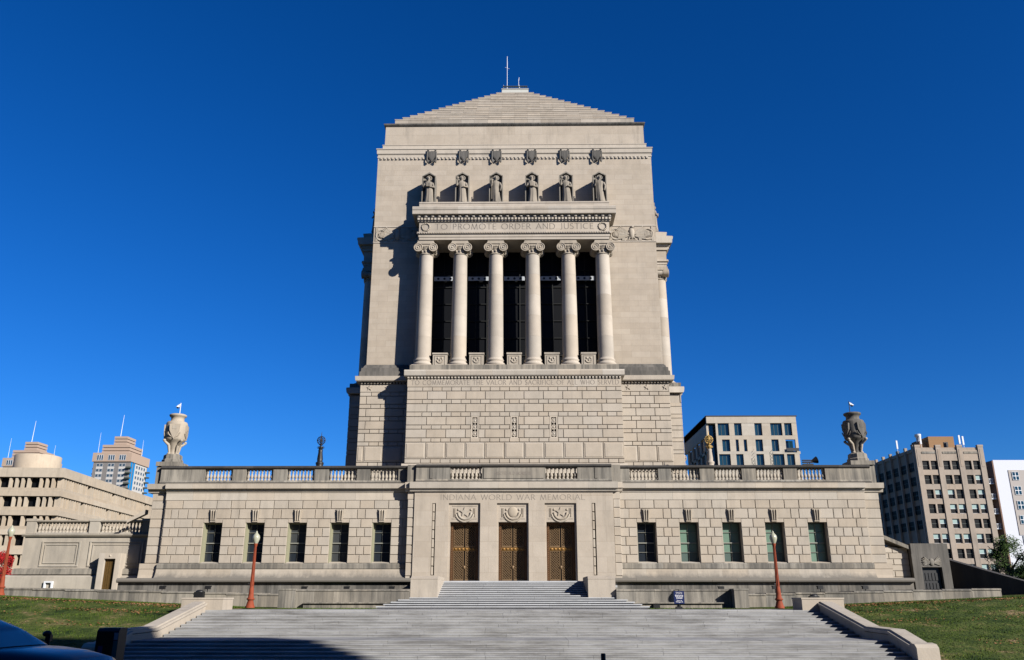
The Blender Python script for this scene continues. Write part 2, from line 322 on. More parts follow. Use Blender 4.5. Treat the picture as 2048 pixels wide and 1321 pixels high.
def inscription(text, x0, x1, z0, h, y, mat, parent, wt=0.085, M=None):
    gap = 0.2; w = sum(G[c][0] for c in text) + gap * (len(text) - 1); sc = (x1 - x0) / w; mb = MB(M); x = 0.0; t = wt * h; k = 0
    for ch in text:
        for pl in G[ch][1]:
            for (ax, ay), (bx, by) in zip(pl, pl[1:]):
                A = Vector((x0 + (x + ax) * sc, z0 + ay * h)); B = Vector((x0 + (x + bx) * sc, z0 + by * h)); d = B - A
                if d.length < 1e-6: continue
                thick = t * (1.0 if abs(d.y) > abs(d.x) * 0.6 else 0.62); n = Vector((-d.y, d.x)).normalized() * thick / 2; e = d.normalized() * thick * 0.35
                q = [A - e - n, B + e - n, B + e + n, A - e + n]; yy = y - 0.006 - 0.0004 * (k % 9); k += 1
                mb.add([(p.x, yy, p.y) for p in q] + [(p.x, y + 0.01, p.y) for p in q], [(0, 1, 2, 3), (4, 5, 1, 0), (5, 6, 2, 1), (6, 7, 3, 2), (7, 4, 0, 3)], 0.5)
            if ch not in 'OCS':
                for (ax, ay) in (pl[0], pl[-1]):
                    if abs(ay) < .01 or abs(ay - 1) < .01:
                        cx = x0 + (x + ax) * sc; cz = z0 + ay * h; s2 = 0.075 * h; yy = y - 0.007 - 0.0004 * (k % 7); k += 1
                        mb.add([(cx - s2, yy, cz - t * .22), (cx + s2, yy, cz - t * .22), (cx + s2, yy, cz + t * .22), (cx - s2, yy, cz + t * .22)], [(0, 1, 2, 3)], 0.5)
        x += G[ch][0] + gap
    return mb.build("lettering", mat, parent)

# ------------------------------------------------------------------ carved reliefs (front at low y)
def wing_fan(mb, cx, y, cz, L, sgn, n=11):
    for k in range(n):
        a = R(-18 + 62 * k / (n - 1)); l = L * (1 - 0.30 * abs(k - n * 0.6) / n)
        dx, dz = sgn * math.cos(a), math.sin(a); w = 0.055 * L
        nx, nz = -dz * sgn, dx * sgn; p = []
        for t, ww in ((0.12, 0.7), (0.7, 1.0), (1.0, 0.35)): p.append((cx + dx * l * t, cz + dz * l * t, ww * w))
        poly = [(a_ + nx * b_, c_ + nz * b_) for a_, c_, b_ in p] + [(a_ - nx * b_, c_ - nz * b_) for a_, c_, b_ in reversed(p)]
        ar = sum(poly[i][0] * poly[(i + 1) % 6][1] - poly[(i + 1) % 6][0] * poly[i][1] for i in range(6))
        if ar < 0: poly = poly[::-1]
        mb.prism(poly, y - 0.07 - 0.008 * (k % 3), y + 0.02)
def eagle_band(mb, x0, x1, z0, z1, y):
    """spread eagle between two wreathed shields"""
    cx, h, w = (x0 + x1) / 2, z1 - z0, (x1 - x0)
    mb.ell((cx, y, z0 + h * 0.5), (0.32, 0.24, h * 0.42)); mb.ell((cx + 0.08, y - 0.08, z1 - h * 0.08), (0.16, 0.16, 0.15)); mb.tube((cx + .1, y - .1, z1 - .16), (cx + .33, y - .14, z1 - .22), .06, .02, 6)
    for s_ in (-1, 1):
        wing_fan(mb, cx + s_ * 0.12, y - .03, z0 + h * 0.36, w * 0.36, s_)
        mb.tube((cx + s_ * .14, y - .02, z0 + h * .3), (cx + s_ * .36, y - .08, z0 + .1), .12, .05, 6)
        xc = cx + s_ * w * 0.36; mb.torus((xc, y, z0 + h * 0.45), h * 0.36, 0.10); mb.ell((xc, y, z0 + h * 0.45), (h * .24, .13, h * .24))
        for k in range(5): mb.tube((xc - .3 + .14 * k, y - .1, z0 + h * .3), (xc - .2 + .14 * k, y - .12, z0 + h * .62), .035, .03, 5)
        mb.box(cx + s_ * w * 0.19 - .15, cx + s_ * w * 0.19 + .15, y - .09, y + .02, z0 + .03, z0 + h * .42)
        mb.box(cx + s_ * w * 0.475 - .12, cx + s_ * w * 0.475 + .12, y - .07, y + .02, z0 + .03, z1 - .04)
    mb.tube((cx - w * .12, y - .05, z0 + .06), (cx + w * .12, y - .05, z0 + .06), .06, .06, 6)
def shield_relief(mb, x, z, y, w, h, star=False, plain_=False):
    mb.torus((x, y, z), w * .30, .05 * w + .02, a0=R(180), a1=R(360)); mb.torus((x, y, z), w * .42, .04 * w + .015, a0=R(190), a1=R(350))
    if star:
        pts = [(x + (w * .24 if k % 2 == 0 else w * .10) * math.cos(R(90 + 36 * k)), z + h * .04 + (w * .24 if k % 2 == 0 else w * .10) * math.sin(R(90 + 36 * k))) for k in range(10)]
        mb.prism(pts, y - .07, y + .02)
    elif plain_: mb.lathe([(w * .23, 0), (w * .23, .1)], 0, 0, 16) if False else mb.ell((x, y, z + h * .05), (w * .25, .09, w * .25))
    else:
        for k in range(4): mb.tube((x - w * .2 + w * .11 * k, y - .03, z - h * .25), (x - w * .05 + w * .09 * k, y - .05, z + h * .3), .04, .05, 6)
    for s_ in (-1, 1):
        for k in range(2): mb.box(x + s_ * (w * .5 - k * .11) - .022, x + s_ * (w * .5 - k * .11) + .022, y - .045, y + .02, z - h * .42, z + h * .42)
        mb.ell((x + s_ * w * .30, y, z + h * .28), (.10, .08, .10))
def wreath(mb, x, z, y, r):
    for k in range(14):
        a = 2 * math.pi * k / 14; mb.ell((x + r * math.cos(a), y, z + r * math.sin(a)), (r * .26, .12, r * .26), 7, 5)
    mb.torus((x, y, z), r, r * .2, n=24); mb.tube((x - r * .2, y - .04, z - r * 1.1), (x - r * .9, y - .02, z - r * 1.45), .06, .04, 5); mb.tube((x + r * .2, y - .04, z - r * 1.1), (x + r * .9, y - .02, z - r * 1.45), .06, .04, 5)

# ================================================================== THE MEMORIAL
TCX, TCY = 0.0, 91.8
B = empty("memorial_building", (0, 69.5, 1.0), "huge pale limestone memorial with six-column portico tower, stepped pyramid roof and long low base", "monument")
WZ = [4.42, 5.10, 5.81, 6.53, 7.26, 7.98, 8.80, 9.51]      # course lines of the base wings
WINX = [10.95, 14.45, 17.97, 21.49, 25.01]
for sg in (-1, 1):
    mb = MB()
    def X(a, b): return (a, b) if sg > 0 else (-b, -a)
    def cuts(l): return l if sg > 0 else [-v for v in reversed(l)]
    holes = [(*X(c - .775, c + .775), 4.42, 7.68) for c in WINX]
    a, b = X(8.7, 29.2); wall_holes(mb, a, b, 3.0, 9.51, 70.065, 70.86, holes, 0.35)
    mb.box(a, b, 70.86, 70.9, 3.0, 9.51, 0.3)
    # rows
    edges = [8.75] + [v for c in WINX for v in (c - .775, c + .775)] + [29.15]
    for r in range(5):
        z0, z1 = WZ[r], (7.68 if r == 4 else WZ[r + 1])
        if r == 4: z1 = 7.98
        for k in range(6):
            l, rr = edges[2 * k], edges[2 * k + 1]
            if k == 0: cs = [l, l + .75, rr] if r % 2 else [l, l + .45, rr]
            elif k == 5: cs = [l, l + .95, l + 2.45, rr] if r % 2 == 0 else [l, l + .55, l + 1.3, l + 2.05, l + 2.8, rr]
            else: cs = lin(l, rr, 2) if r % 2 == 0 else [l, l + .63, l + 1.29, rr]
            course(mb, cuts(cs), z0, z1, 70.0)
        if r == 4:
            for c in WINX: a, b = X(c - .775, c + .775); mb.box(a, b, 70.0, 70.06, 7.68, 7.98, 0.5)
    cs = [8.75, 9.55]
    for c in WINX: cs += [c - 1.42, c + 1.42]
    cs += [27.2, 28.0, 28.6, 29.15]; cs = sorted(set(cs))
    course(mb, cuts(cs), 7.98, 8.80, 70.0)
    n = 17; cs = [8.75, 9.25] + [9.25 + 1.2 * i for i in range(1, 15)] + [27.7, 29.15]
    cs = [v for v in cs if v < 29.2]; cs = sorted(set(cs)); course(mb, cuts(cs), 8.80, 9.51, 70.0)
    mb.build("wing_wall", block, B)
    mb = MB(); a, b = X(8.7, 29.2)
    cl = lin(a, b, 9)
    for u, v in zip(cl, cl[1:]): mb.box(u + .006, v - .006, 70.0, 70.6, 9.515, 10.13)
    for u, v in zip(cl, cl[1:]): mb.ext([(70.4, 10.14), (69.95, 10.14), (69.93, 10.24), (69.86, 10.27), (69.84, 10.40), (69.62, 10.44), (69.58, 10.80), (69.55, 10.87), (70.4, 10.87)], u + .004, v - .004)
    mb.build("cornice", trim, B)
    # plinth under the windows
    mb = MB()
    for u, v in zip(lin(a, b, 12), lin(a, b, 12)[1:]):
        mb.ext([(70.3, 3.95), (69.88, 3.95), (69.84, 4.02), (69.84, 4.34), (69.90, 4.415), (70.3, 4.415)], u + .004, v - .004)
    mb.build("sill_course", dirty, B)
    mb = MB()
    for u, v in zip(lin(a, b, 10), lin(a, b, 10)[1:]):
        mb.ext([(70.3, 3.0), (69.45, 3.0), (69.45, 3.18), (69.55, 3.3), (69.72, 3.5), (69.80, 3.7), (69.83, 3.945), (70.3, 3.945)], u + .003, v - .003)
    mb.build("base_moulding", skirtm, B)
    # corner pier
    mb = MB(); a, b = X(29.2, 30.45)
    for z0, z1 in zip([4.42] + WZ[1:-1] , WZ[1:]): mb.bbox(a + (.0 if sg > 0 else .02), b - (.02 if sg > 0 else 0), 70.3, 80, z0 + .032, z1 - .032, .02)
    mb.box(a + .03, b - .03, 70.36, 79.9, 3.0, 10.1, 0.3)
    mb.box(a, b, 70.3, 80, 9.52, 10.13)
    mb.ext([(80, 10.14), (70.22, 10.14), (70.14, 10.4), (69.92, 10.44), (69.85, 10.87), (80, 10.87)], *X(29.2, 30.85))
    mb.ext([(80, 3.0), (69.95, 3.0), (70.1, 3.5), (70.15, 3.94), (70.12, 4.0), (70.12, 4.41), (80, 4.41)], *X(29.2, 30.75))
    mb.build("corner_pier", block, B)
    # keystones over the windows and the windows themselves
    for c in WINX:
        mb = MB(); cx = sg * c
        mb.prism([(cx - .22, 7.72), (cx + .22, 7.72), (cx + .33, 8.77), (cx - .33, 8.77)], 69.90, 70.02)
        for k in range(3):
            mb.tube((cx - .16 + .16 * k, 69.88, 7.85), (cx - .2 + .2 * k, 69.84, 8.6), .05, .06, 6); mb.ell((cx - .2 + .2 * k, 69.86, 8.62), (.08, .07, .09), 7, 5)
        mb.build("keystone", carve, B)
        fm = oldpaint if sg < 0 else darkpaint
        mb = MB(); x0, x1, z0, z1, y0, y1 = cx - .77, cx + .77, 4.425, 7.675, 70.62, 70.80
        mb.box(x0, x0 + .11, y0, y1, z0, z1); mb.box(x1 - .11, x1, y0, y1, z0, z1); mb.box(x0 + .11, x1 - .11, y0, y1, z0, z0 + .14); mb.box(x0 + .11, x1 - .11, y0, y1, z1 - .10, z1)
        if sg < 0: mb.box(x0, x0 + .05, 70.07, y0, z0, z1)
        w = mb.build("window", fm, B)
        mb = MB(); zm = (z0 + z1) / 2
        mb.box(x0 + .11, x1 - .11, y0 + .03, y1 - .02, zm - .04, zm + .04)
        for q in (.27, .76): mb.box(x0 + .11, x1 - .11, y0 + .06, y1 - .04, z0 + (z1 - z0) * q - .015, z0 + (z1 - z0) * q + .015)
        mb.box(cx - .012, cx + .012, y0 + .065, y1 - .045, z0 + .13, z1 - .09)
        mb.build("muntin", sashm, w)
        mb = MB(); dk = (sg < 0) or c < 12
        zz = lin(z0 + .14, z1 - .1, 4)
        mb.box(x0 + .11, x1 - .11, y1 - .03, y1 - .01, zz[0], zz[1], mi=1 if (not dk and c < 24) or (dk and random.random() < .5) else 0); mb.box(x0 + .11, x1 - .11, y1 - .03, y1 - .01, zz[1], zz[4])
        mb.build("pane", ([lighter_blind, dark_blind] if (sg < 0 and WINX.index(c) in (1, 2)) else [dark_blind, dark_blind]) if dk else [green_blind, plain("dim_blind", (0.10, 0.14, 0.125), 0.25)], w)
        mb = MB(); mb.ext([(70.61, 4.43), (70.07, 4.43), (70.07, 4.47), (70.61, 4.56)], cx - .76, cx + .76); mb.build("sill", trim, w)

# parapets and balusters
bal = MB(); bal.lathe([(.125, 0), (.125, .10), (.09, .12), (.08, .16), (.125, .24), (.14, .32), (.12, .42), (.075, .56), (.06, .68), (.10, .72), (.07, .76), (.08, .82), (.125, .87), (.125, .95)], 0, 0, 10)
BM = bal.mesh("baluster", carve); bal2 = MB(); bal2.box(-.11, .11, -.11, .11, 0, .09); 
def balusters(parent, xs, y, z):
    wl = Vector((0, 0, 0)); q = parent
    while q is not None: wl = wl + Vector(q.location); q = q.parent
    for x in xs:
        o = bpy.data.objects.new("baluster", BM); COL.objects.link(o); o.parent = parent; o.location = Vector((x, y, z)) - wl
BAYS = [(9.75, 12.15), (13.26, 15.64), (16.86, 19.17), (20.36, 22.66), (23.80, 26.15)]
def parapet(x0, x1, y, bays, ends=True):
    mb = MB(); sb = MB(); n = max(2, int((x1 - x0) / 2.6)); L_ = lin(x0, x1, n)
    for u, v in zip(L_, L_[1:]): mb.ext([(y + .6, 10.985), (y - .10, 10.985), (y - .10, 11.05), (y - .03, 11.15), (y + .6, 11.15)], u + .003, v - .003); sb.ext([(y + .6, 10.88), (y - .14, 10.88), (y - .14, 10.96), (y - .11, 10.98), (y + .6, 10.98)], u + .002, v - .002)
    solids = []; e = x0
    for a, b in sorted(bays): solids.append((e, a)); e = b
    solids.append((e, x1))
    for a, b in solids:
        if b - a > .1:
            m = max(1, round((b - a) / 1.5)); c_ = lin(a, b, m)
            for u, v in zip(c_, c_[1:]): mb.box(u + .003, v - .003, y, y + .5, 11.151, 12.10)
    rl = MB()
    for u, v in zip(L_, L_[1:]): rl.ext([(y + .6, 12.105), (y - .02, 12.105), (y - .10, 12.16), (y - .14, 12.22), (y - .14, 12.34), (y + .1, 12.40), (y + .6, 12.40)], u + .003, v - .003)
    o = mb.build("parapet", dirty, B); rl.build("top_rail", sooty, o); sb.build("parapet_base", sooty, o)
    for a, b in bays:
        n = 8; st = (b - a) / n; balusters(o, [a + st * (i + .5) for i in range(n)], y + .25, 11.15)
    return o
parapet(8.9, 29.9, 70.05, BAYS); parapet(-29.9, -8.9, 70.05, [(-b, -a) for a, b in BAYS])
pc = parapet(-8.15, 8.15, 69.25, [(-5.3, -2.65), (2.65, 5.3)])
mb = MB(); mb.box(-2.5, 2.5, 69.19, 69.25, 11.2, 12.05, .5); mb.build("tablet", dirty, pc); inscription("ERECTED A D MCMXXVII", -1.55, 1.45, 11.48, .26, 69.19, ink2, pc, .14)
for s_ in (-1, 1):
    mb = MB(); a, b = sorted((s_ * 8.15, s_ * 8.9)); mb.box(a, b, 69.45, 70.3, 10.88, 12.36)
    mb.build("parapet_pier", dirty, B); mb = MB(); a, b = sorted((s_ * 29.9, s_ * 30.45)); mb.box(a, b, 70.3, 80, 10.88, 12.36)
    mb.build("parapet_pier", dirty, B); mb = MB(); a, b = sorted((s_ * 6.75, s_ * 6.98)); mb.box(a, b, 69.20, 69.25, 11.2, 12.08); mb.build("parapet_fillet", dirty, B)
mb = MB(); mb.box(-29.0, 29.0, 70.9, 125, 3, 11.0, .4); mb.build("terrace_floor", dirty, B)

# entrance block
DC = [-4.05, -0.08, 3.85]
mb = MB(); wall_holes(mb, -8.2, 8.2, 3.0, 10.1, 69.25, 69.42, [(c - 1.3, c + 1.3, 3.0, 9.17) for c in DC] + [(-6.72, -6.42, 3.45, 9.17), (6.42, 6.72, 3.45, 9.17)])
wall_holes(mb, -8.2, 8.2, 3.0, 10.1, 69.42, 70.3, [(c - 1.17, c + 1.17, 3.0, 7.66) for c in DC] + [(-6.72, -6.42, 3.45, 9.17), (6.42, 6.72, 3.45, 9.17)])
mb.box(-8.2, 8.2, 70.3, 71.2, 3.0, 10.1, .5)
mb.build("entrance_wall", smooth, B)
for s_ in (-1, 1):
    mb = MB()
    for k in range(8):
        z0 = 3.45 + k * .715; mb.bbox(s_ * 6.57 - .13, s_ * 6.57 + .05, 69.30, 70.0, z0 + .03, z0 + .69, .03)
    for z0, z1 in zip([3.4] + WZ[:-1], WZ):
        a, b = sorted((s_ * 8.2, s_ * 8.78)); mb.bbox(a + .01, b - .02, 69.35, 70.2, z0 + .03, z1 - .03, .03)
    mb.box(a + .03, b - .05, 69.42, 70.2, 3.0, 10.1, .3); mb.box(a, b, 69.35, 70.2, 9.52, 10.1)
    mb.build("quoin_strip", block, B)
mb = MB()
for u, v in zip(lin(-8.6, 8.6, 7), lin(-8.6, 8.6, 7)[1:]): mb.ext([(69.9, 10.12), (69.1, 10.12), (69.02, 10.30), (68.86, 10.36), (68.82, 10.70), (68.80, 10.87), (69.9, 10.87)], u + .003, v - .003)
for s_ in (-1, 1):
    a, b = sorted((s_ * 8.61, s_ * 9.0)); mb.ext([(70, 10.12), (69.3, 10.12), (69.2, 10.36), (69.1, 10.40), (69.06, 10.87), (70, 10.87)], a, b)
mb.build("entrance_cornice", trim, B)
inscription("INDIANA WORLD WAR MEMORIAL", -6.05, 5.85, 9.44, .42, 69.25, ink2, B, .10)
doorproto = None
for i, c in enumerate(DC):
    mb = MB(); shield_relief(mb, c, 8.42, 69.42, 1.75, .85, star=(i != 1), plain_=(i == 1)); mb.box(c - 1.02, c + 1.02, 69.39, 69.42, 8.93, 8.98); mb.box(c - 1.02, c + 1.02, 69.39, 69.42, 7.90, 7.95)
    mb.build("carved_panel", carve, B)
    d = MB(); d.box(c - 1.16, c - .93, 69.880, 70.240, 3.01, 7.65); d.box(c + .93, c + 1.16, 69.880, 70.240, 3.01, 7.65); d.box(c - .93, c + .93, 69.880, 70.240, 7.45, 7.65)
    for k in range(30):
        for s_ in (-1, 1): d.ell((c + s_ * 1.045, 69.880, 3.15 + k * .148), (.05, .035, .055), 6, 4)
    dr = d.build("door", bronze, B)
    mb = MB(); mb.box(c - .93, c + .93, 70.160, 70.230, 3.01, 7.45); mb.build("door_backing", blackm, dr)
    mb = MB(); mb.box(c - .93, c + .93, 70.020, 70.120, 5.42, 5.66, .5)
    for k in range(6): mb.ell((c - .75 + .3 * k, 70.010, 5.54), (.11, .05, .09), 7, 5)
    mb.build("transom_rail", bronzeb, dr)
    mb = MB()
    for zz0, zz1 in ((3.05, 5.40), (5.68, 7.42)):
        for xx0, xx1 in ((c - .90, c - .06), (c + .06, c + .90)):
            for a, b in ((xx0, xx0 + .06), (xx1 - .06, xx1)): mb.box(a, b, 70.060, 70.120, zz0, zz1)
            mb.box(xx0 + .06, xx1 - .06, 70.060, 70.120, zz0, zz0 + .12); mb.box(xx0 + .06, xx1 - .06, 70.060, 70.120, zz1 - .06, zz1)
            w_, h_ = xx1 - xx0 - .12, zz1 - zz0 - .18; bx, bz = xx0 + .06, zz0 + .12
            t = -h_
            while t < w_:
                a0 = max(0, t); a1 = min(w_, t + h_)
                if a1 > a0 + .02:
                    for fl in (0, 1):
                        za, zb = bz + (a0 - t), bz + (a1 - t)
                        if fl: za, zb = 2 * bz + h_ - za, 2 * bz + h_ - zb
                        mb.tube((bx + a0, 70.090 + .012 * fl, za), (bx + a1, 70.090 + .012 * fl, zb), .026, .026, 4, smooth=False)
                t += .20
    mb.ell((c, 70.040, 4.1), (.10, .05, .14), 8, 6)
    mb.build("grille", grillem, dr)

# ------------------------------------------------------------------ tower
mb = MB()
mb.square([(14.68, 11.0), (14.68, 21.25)], TCX, TCY, .3); mb.build("lower_tower_core", block, B)
mb = MB(); mb.square([(14.7, 21.98), (14.95, 21.985), (14.93, 22.48), (14.82, 22.52), (14.80, 22.86), (14.66, 22.92), (14.58, 23.12), (14.43, 23.29), (14.3, 23.295)], TCX, TCY); mb.build("shaft_base_moulding", grime, B)
mb = MB(); mb.square([(14.7, 21.46), (15.17, 21.465), (15.23, 21.55), (15.27, 21.95), (14.9, 21.975)], TCX, TCY); mb.build("lower_tower_cornice", trim, B)
LZ = [(13.35, 13.75, 's'), (13.75, 15.28, 'b'), (15.28, 15.67, 's'), (15.67, 16.48, 't'), (16.48, 16.87, 's'), (16.87, 17.66, 't'), (17.66, 18.09, 's'), (18.09, 18.87, 't'), (18.87, 19.28, 's'), (19.28, 20.07, 't'), (20.07, 20.47, 's')]
def rustic(mb, x0, x1, y, lead=0.0, pitch=1.80, holes=()):
    for z0, z1, k in LZ:
        p = pitch if k in 'tb' else pitch / 2; ph = lead if k in 'tb' else lead - p / 2
        cs = [x0]; x = x0 + (ph if ph > 0.25 else ph + p)
        while x < x1 - 0.3: cs.append(x); x += p
        cs.append(x1)
        for a, b in zip(cs, cs[1:]):
            seg = [(a, b)]
            for hx0, hx1, hz0, hz1 in holes:
                if z0 < hz1 - .05 and z1 > hz0 + .05: seg = [t for (u, v) in seg for t in (((u, min(v, hx0)), (max(u, hx1), v)))if t[1] - t[0] > .06]
            for u, v in seg:
                mb.bbox(u + .03, v - .03, y, y + .08, z0 + .03, z1 - .03, .008)
                if k == 'b': mb.bbox(u + .13, v - .13, y - .04, y + .01, z0 + .13, z1 - .13, .03, .5)
SL = [(-3.98, -3.28), (-0.35, 0.35), (3.28, 3.98)]
for face in range(3):
    M = [None, rotz_about(TCX, TCY, R(90)), rotz_about(TCX, TCY, R(-90))][face]
    # shaft corner walls of lower tower
    for a, b in ((-14.8, -9.9), (9.9, 14.8)):
        mb = MB(M); rustic(mb, a, b, 77.0, .65 if a < 0 else 1.6)
        mb.box(a, b, 77.02, 77.1, 20.50, 21.25, .6)
        mb.box(a, b, 77.0, 77.1, 12.9, 13.32, .5)
        for k in range(3): 
            x = (-13.9 + 1.75 * k) if a < 0 else (10.9 + 1.75 * k); sp = [(x + (.26 if q % 2 == 0 else .09) * math.cos(R(90 + 36 * q)), 20.88 + (.26 if q % 2 == 0 else .09) * math.sin(R(90 + 36 * q))) for q in range(10)]
            mb.prism(sp, 76.95, 77.03, .2)
        nd = 16
        for k in range(nd): x = a + (b - a) * (k + .25) / nd; mb.box(x, x + (b - a) / nd * .55, 76.85, 77.05, 21.27, 21.45)
        mb.build("rusticated_wall", block, B)
    # portico pedestal
    mb = MB(M); hl = [(p, q, 15.62, 17.70) for p, q in SL]
    wall_holes(mb, -9.93, 9.93, 12.4, 21.3, 75.075, 75.5, hl, .3); mb.box(-9.93, 9.93, 75.5, 77.2, 12.4, 21.3, .3)
    rustic(mb, -10.0, 10.0, 75.0, 1.9, 1.80, hl)
    for a, b in zip(lin(-10, 10, 9), lin(-10, 10, 9)[1:]): mb.box(a + .004, b - .004, 75.0, 75.08, 20.49, 21.27)
    mb.ext([(75.6, 12.4), (74.75, 12.4), (74.8, 13.0), (75.0, 13.32), (75.6, 13.32)], -10.25, 10.25, .6)
    for s_ in (-1, 1):   # side returns of the pedestal
        for z0, z1, k in LZ: mb.box(s_ * 9.99 - .03, s_ * 9.99 + .03, 75.1, 77.0, z0 + .03, z1 - .03)
    mb.build("portico_pedestal", block, B)
    mb = MB(M); 
    for a, b in zip(lin(-10.3, 10.3, 10), lin(-10.3, 10.3, 10)[1:]): mb.ext([(77.3, 21.46), (74.8, 21.46), (74.72, 21.55), (74.66, 21.93), (74.70, 22.06), (77.3, 22.06)], a + .003, b - .003)
    for k in range(64): x = -10.05 + 20.1 * (k + .2) / 64; mb.box(x, x + .17, 74.86, 75.1, 21.28, 21.455)
    mb.build("pedestal_cornice", trim, B)
    mb = MB(M); mb.box(-9.82, 9.82, 74.9, 77.6, 22.07, 22.58)
    mb.build("stylobate", dirty, B)
    # architrave, frieze, cornice
    MS = M if face == 0 else np.array(Matrix.Translation((-.5 if face == 1 else .5, 0, 0))) @ M
    mb = MB(MS); mb.box(-9.42, 9.42, 75.02, 77.4, 35.45, 35.72, .6); mb.box(-9.48, 9.48, 74.97, 77.4, 35.725, 36.03, .6); mb.box(-9.62, 9.62, 74.86, 77.4, 36.035, 36.24, .5)
    for k in range(80): x = -9.55 + 19.1 * (k + .2) / 80; mb.box(x, x + .12, 74.80, 74.87, 36.07, 36.20)
    for a, b in zip(lin(-9.45, 9.45, 6), lin(-9.45, 9.45, 6)[1:]): mb.box(a + .004, b - .004, 75.0, 77.4, 36.245, 37.36)
    mb.build("entablature", smooth, B)
    mb = MB(MS)
    mb.box(-9.6, 9.6, 74.86, 77.4, 37.365, 37.48)
    for k in range(58): x = -9.66 + 19.32 * (k + .2) / 58; mb.box(x, x + .20, 74.70, 74.95, 37.485, 37.70)
    mb.box(-9.62, 9.62, 74.9, 77.4, 37.485, 37.70)
    for k in range(29): x = -9.80 + 19.6 * (k + .2) / 29; mb.ell((x + .2, 74.72, 37.84), (.24, .16, .12), 6, 4)
    mb.box(-9.72, 9.72, 74.78, 77.4, 37.705, 37.98)
    for a, b in zip(lin(-10.1, 10.1, 9), lin(-10.1, 10.1, 9)[1:]): mb.ext([(77.4, 37.985), (74.42, 37.985), (74.40, 38.05), (74.38, 38.36), (74.32, 38.45), (74.28, 38.68), (74.34, 38.76), (77.4, 38.9)], a + .003, b - .003)
    mb.build("entablature_cornice", trim, B)
    mb = MB(MS); mb.ext([(77.4, 38.95), (74.85, 38.95), (74.85, 39.30), (74.8, 39.32), (74.8, 39.48), (77.4, 39.62)], -9.5, 9.5, .6); mb.build("statue_ledge", smooth, B)
    # shaft wall with a tall opening behind the columns
    mb = MB(M); e_ = 14.4 if face == 0 else 13.2; wall_holes(mb, -e_, e_, 23.3, 45.7, 77.4, 78.6, [(-8.35, 8.35, 23.3, 35.45)], .5); mb.build("shaft_wall", ashlar, B)
    mb = MB(M)
    for a, b in ((-14.4, -9.63), (9.63, 14.4)): mb = MB(M); mb.box(a, b, 77.34, 77.39, 37.92, 38.06, .5); mb.box(a, b, 77.34, 77.39, 36.18, 36.30, .5); mb.build("frieze_moulding", trim, B); mb = MB(M)
    for a, b in ((9.75, 14.2), (-14.2, -9.75)): mb = MB(M); eagle_band(mb, a, b, 36.30, 37.92, 77.4); mb.build("eagle_frieze", carve, B)
    # bronze and glass screen
    mb = MB(M); mb.box(-8.35, 8.35, 78.3, 78.5, 23.3, 35.45); scr = mb.build("glazed_screen", darkglass, B)
    mb = MB(M)
    for x in [-8.25 + 16.5 * i / 15 for i in range(16)]: mb.box(x - .05, x + .05, 78.15, 78.3, 23.3, 35.4)
    for z in (24.4, 26.2, 28.0, 29.8, 31.6, 33.4): mb.box(-8.3, 8.3, 78.18, 78.3, z - .04, z + .04)
    for c in (-7.06, -3.6, 0, 3.6, 7.06):
        for s_ in (-1.5, 1.5): mb.ell((c + s_, 77.7, 33.15), (.3, .2, .45), 8, 6); mb.box(c + s_ - .25, c + s_ + .25, 77.6, 78, 32.6, 32.75)
    mb.build("screen_mullion", mull, scr)
    mb = MB(M)
    for c in (-7.06, -3.6, 0, 3.6, 7.06): mb.box(c - 1.05, c + 1.05, 77.72, 77.8, 32.15, 32.58)
    mb.build("spandrel_band", palepan, scr)
    mb = MB(M)
    for c in (-7.06, -3.6, 0, 3.6, 7.06):
        for k in (-1, 0, 1):
            mb.tube((c + k * .62, 77.70, 32.365), (c + k * .62, 77.75, 32.365), .13, .13, 12)
    mb.build("spandrel_disc", blackm, scr)
    # pedestal boxes between columns
    for c in (-7.05, -3.58, 0, 3.58, 7.05) if face == 0 else (7.05, -7.05):
        mb = MB(M); mb.box(c - .68, c + .68, 75.35, 76.4, 22.585, 23.72, .7); mb.box(c - .73, c + .73, 75.28, 76.45, 23.725, 23.88, .7)
        mb.box(c - .5, c - .45, 75.31, 75.35, 22.75, 23.6); mb.box(c + .45, c + .5, 75.31, 75.35, 22.75, 23.6); mb.box(c - .44, c + .44, 75.31, 75.35, 23.55, 23.6)
        mb.torus((c, 75.34, 23.2), .3, .06, a0=R(190), a1=R(350), n=10); mb.ell((c - .18, 75.33, 23.35), (.1, .06, .12), 7, 5); mb.ell((c + .18, 75.33, 23.35), (.1, .06, .12), 7, 5); mb.ell((c, 75.33, 23.2), (.07, .06, .15), 7, 5)
        mb.build("carved_block", carve, B)
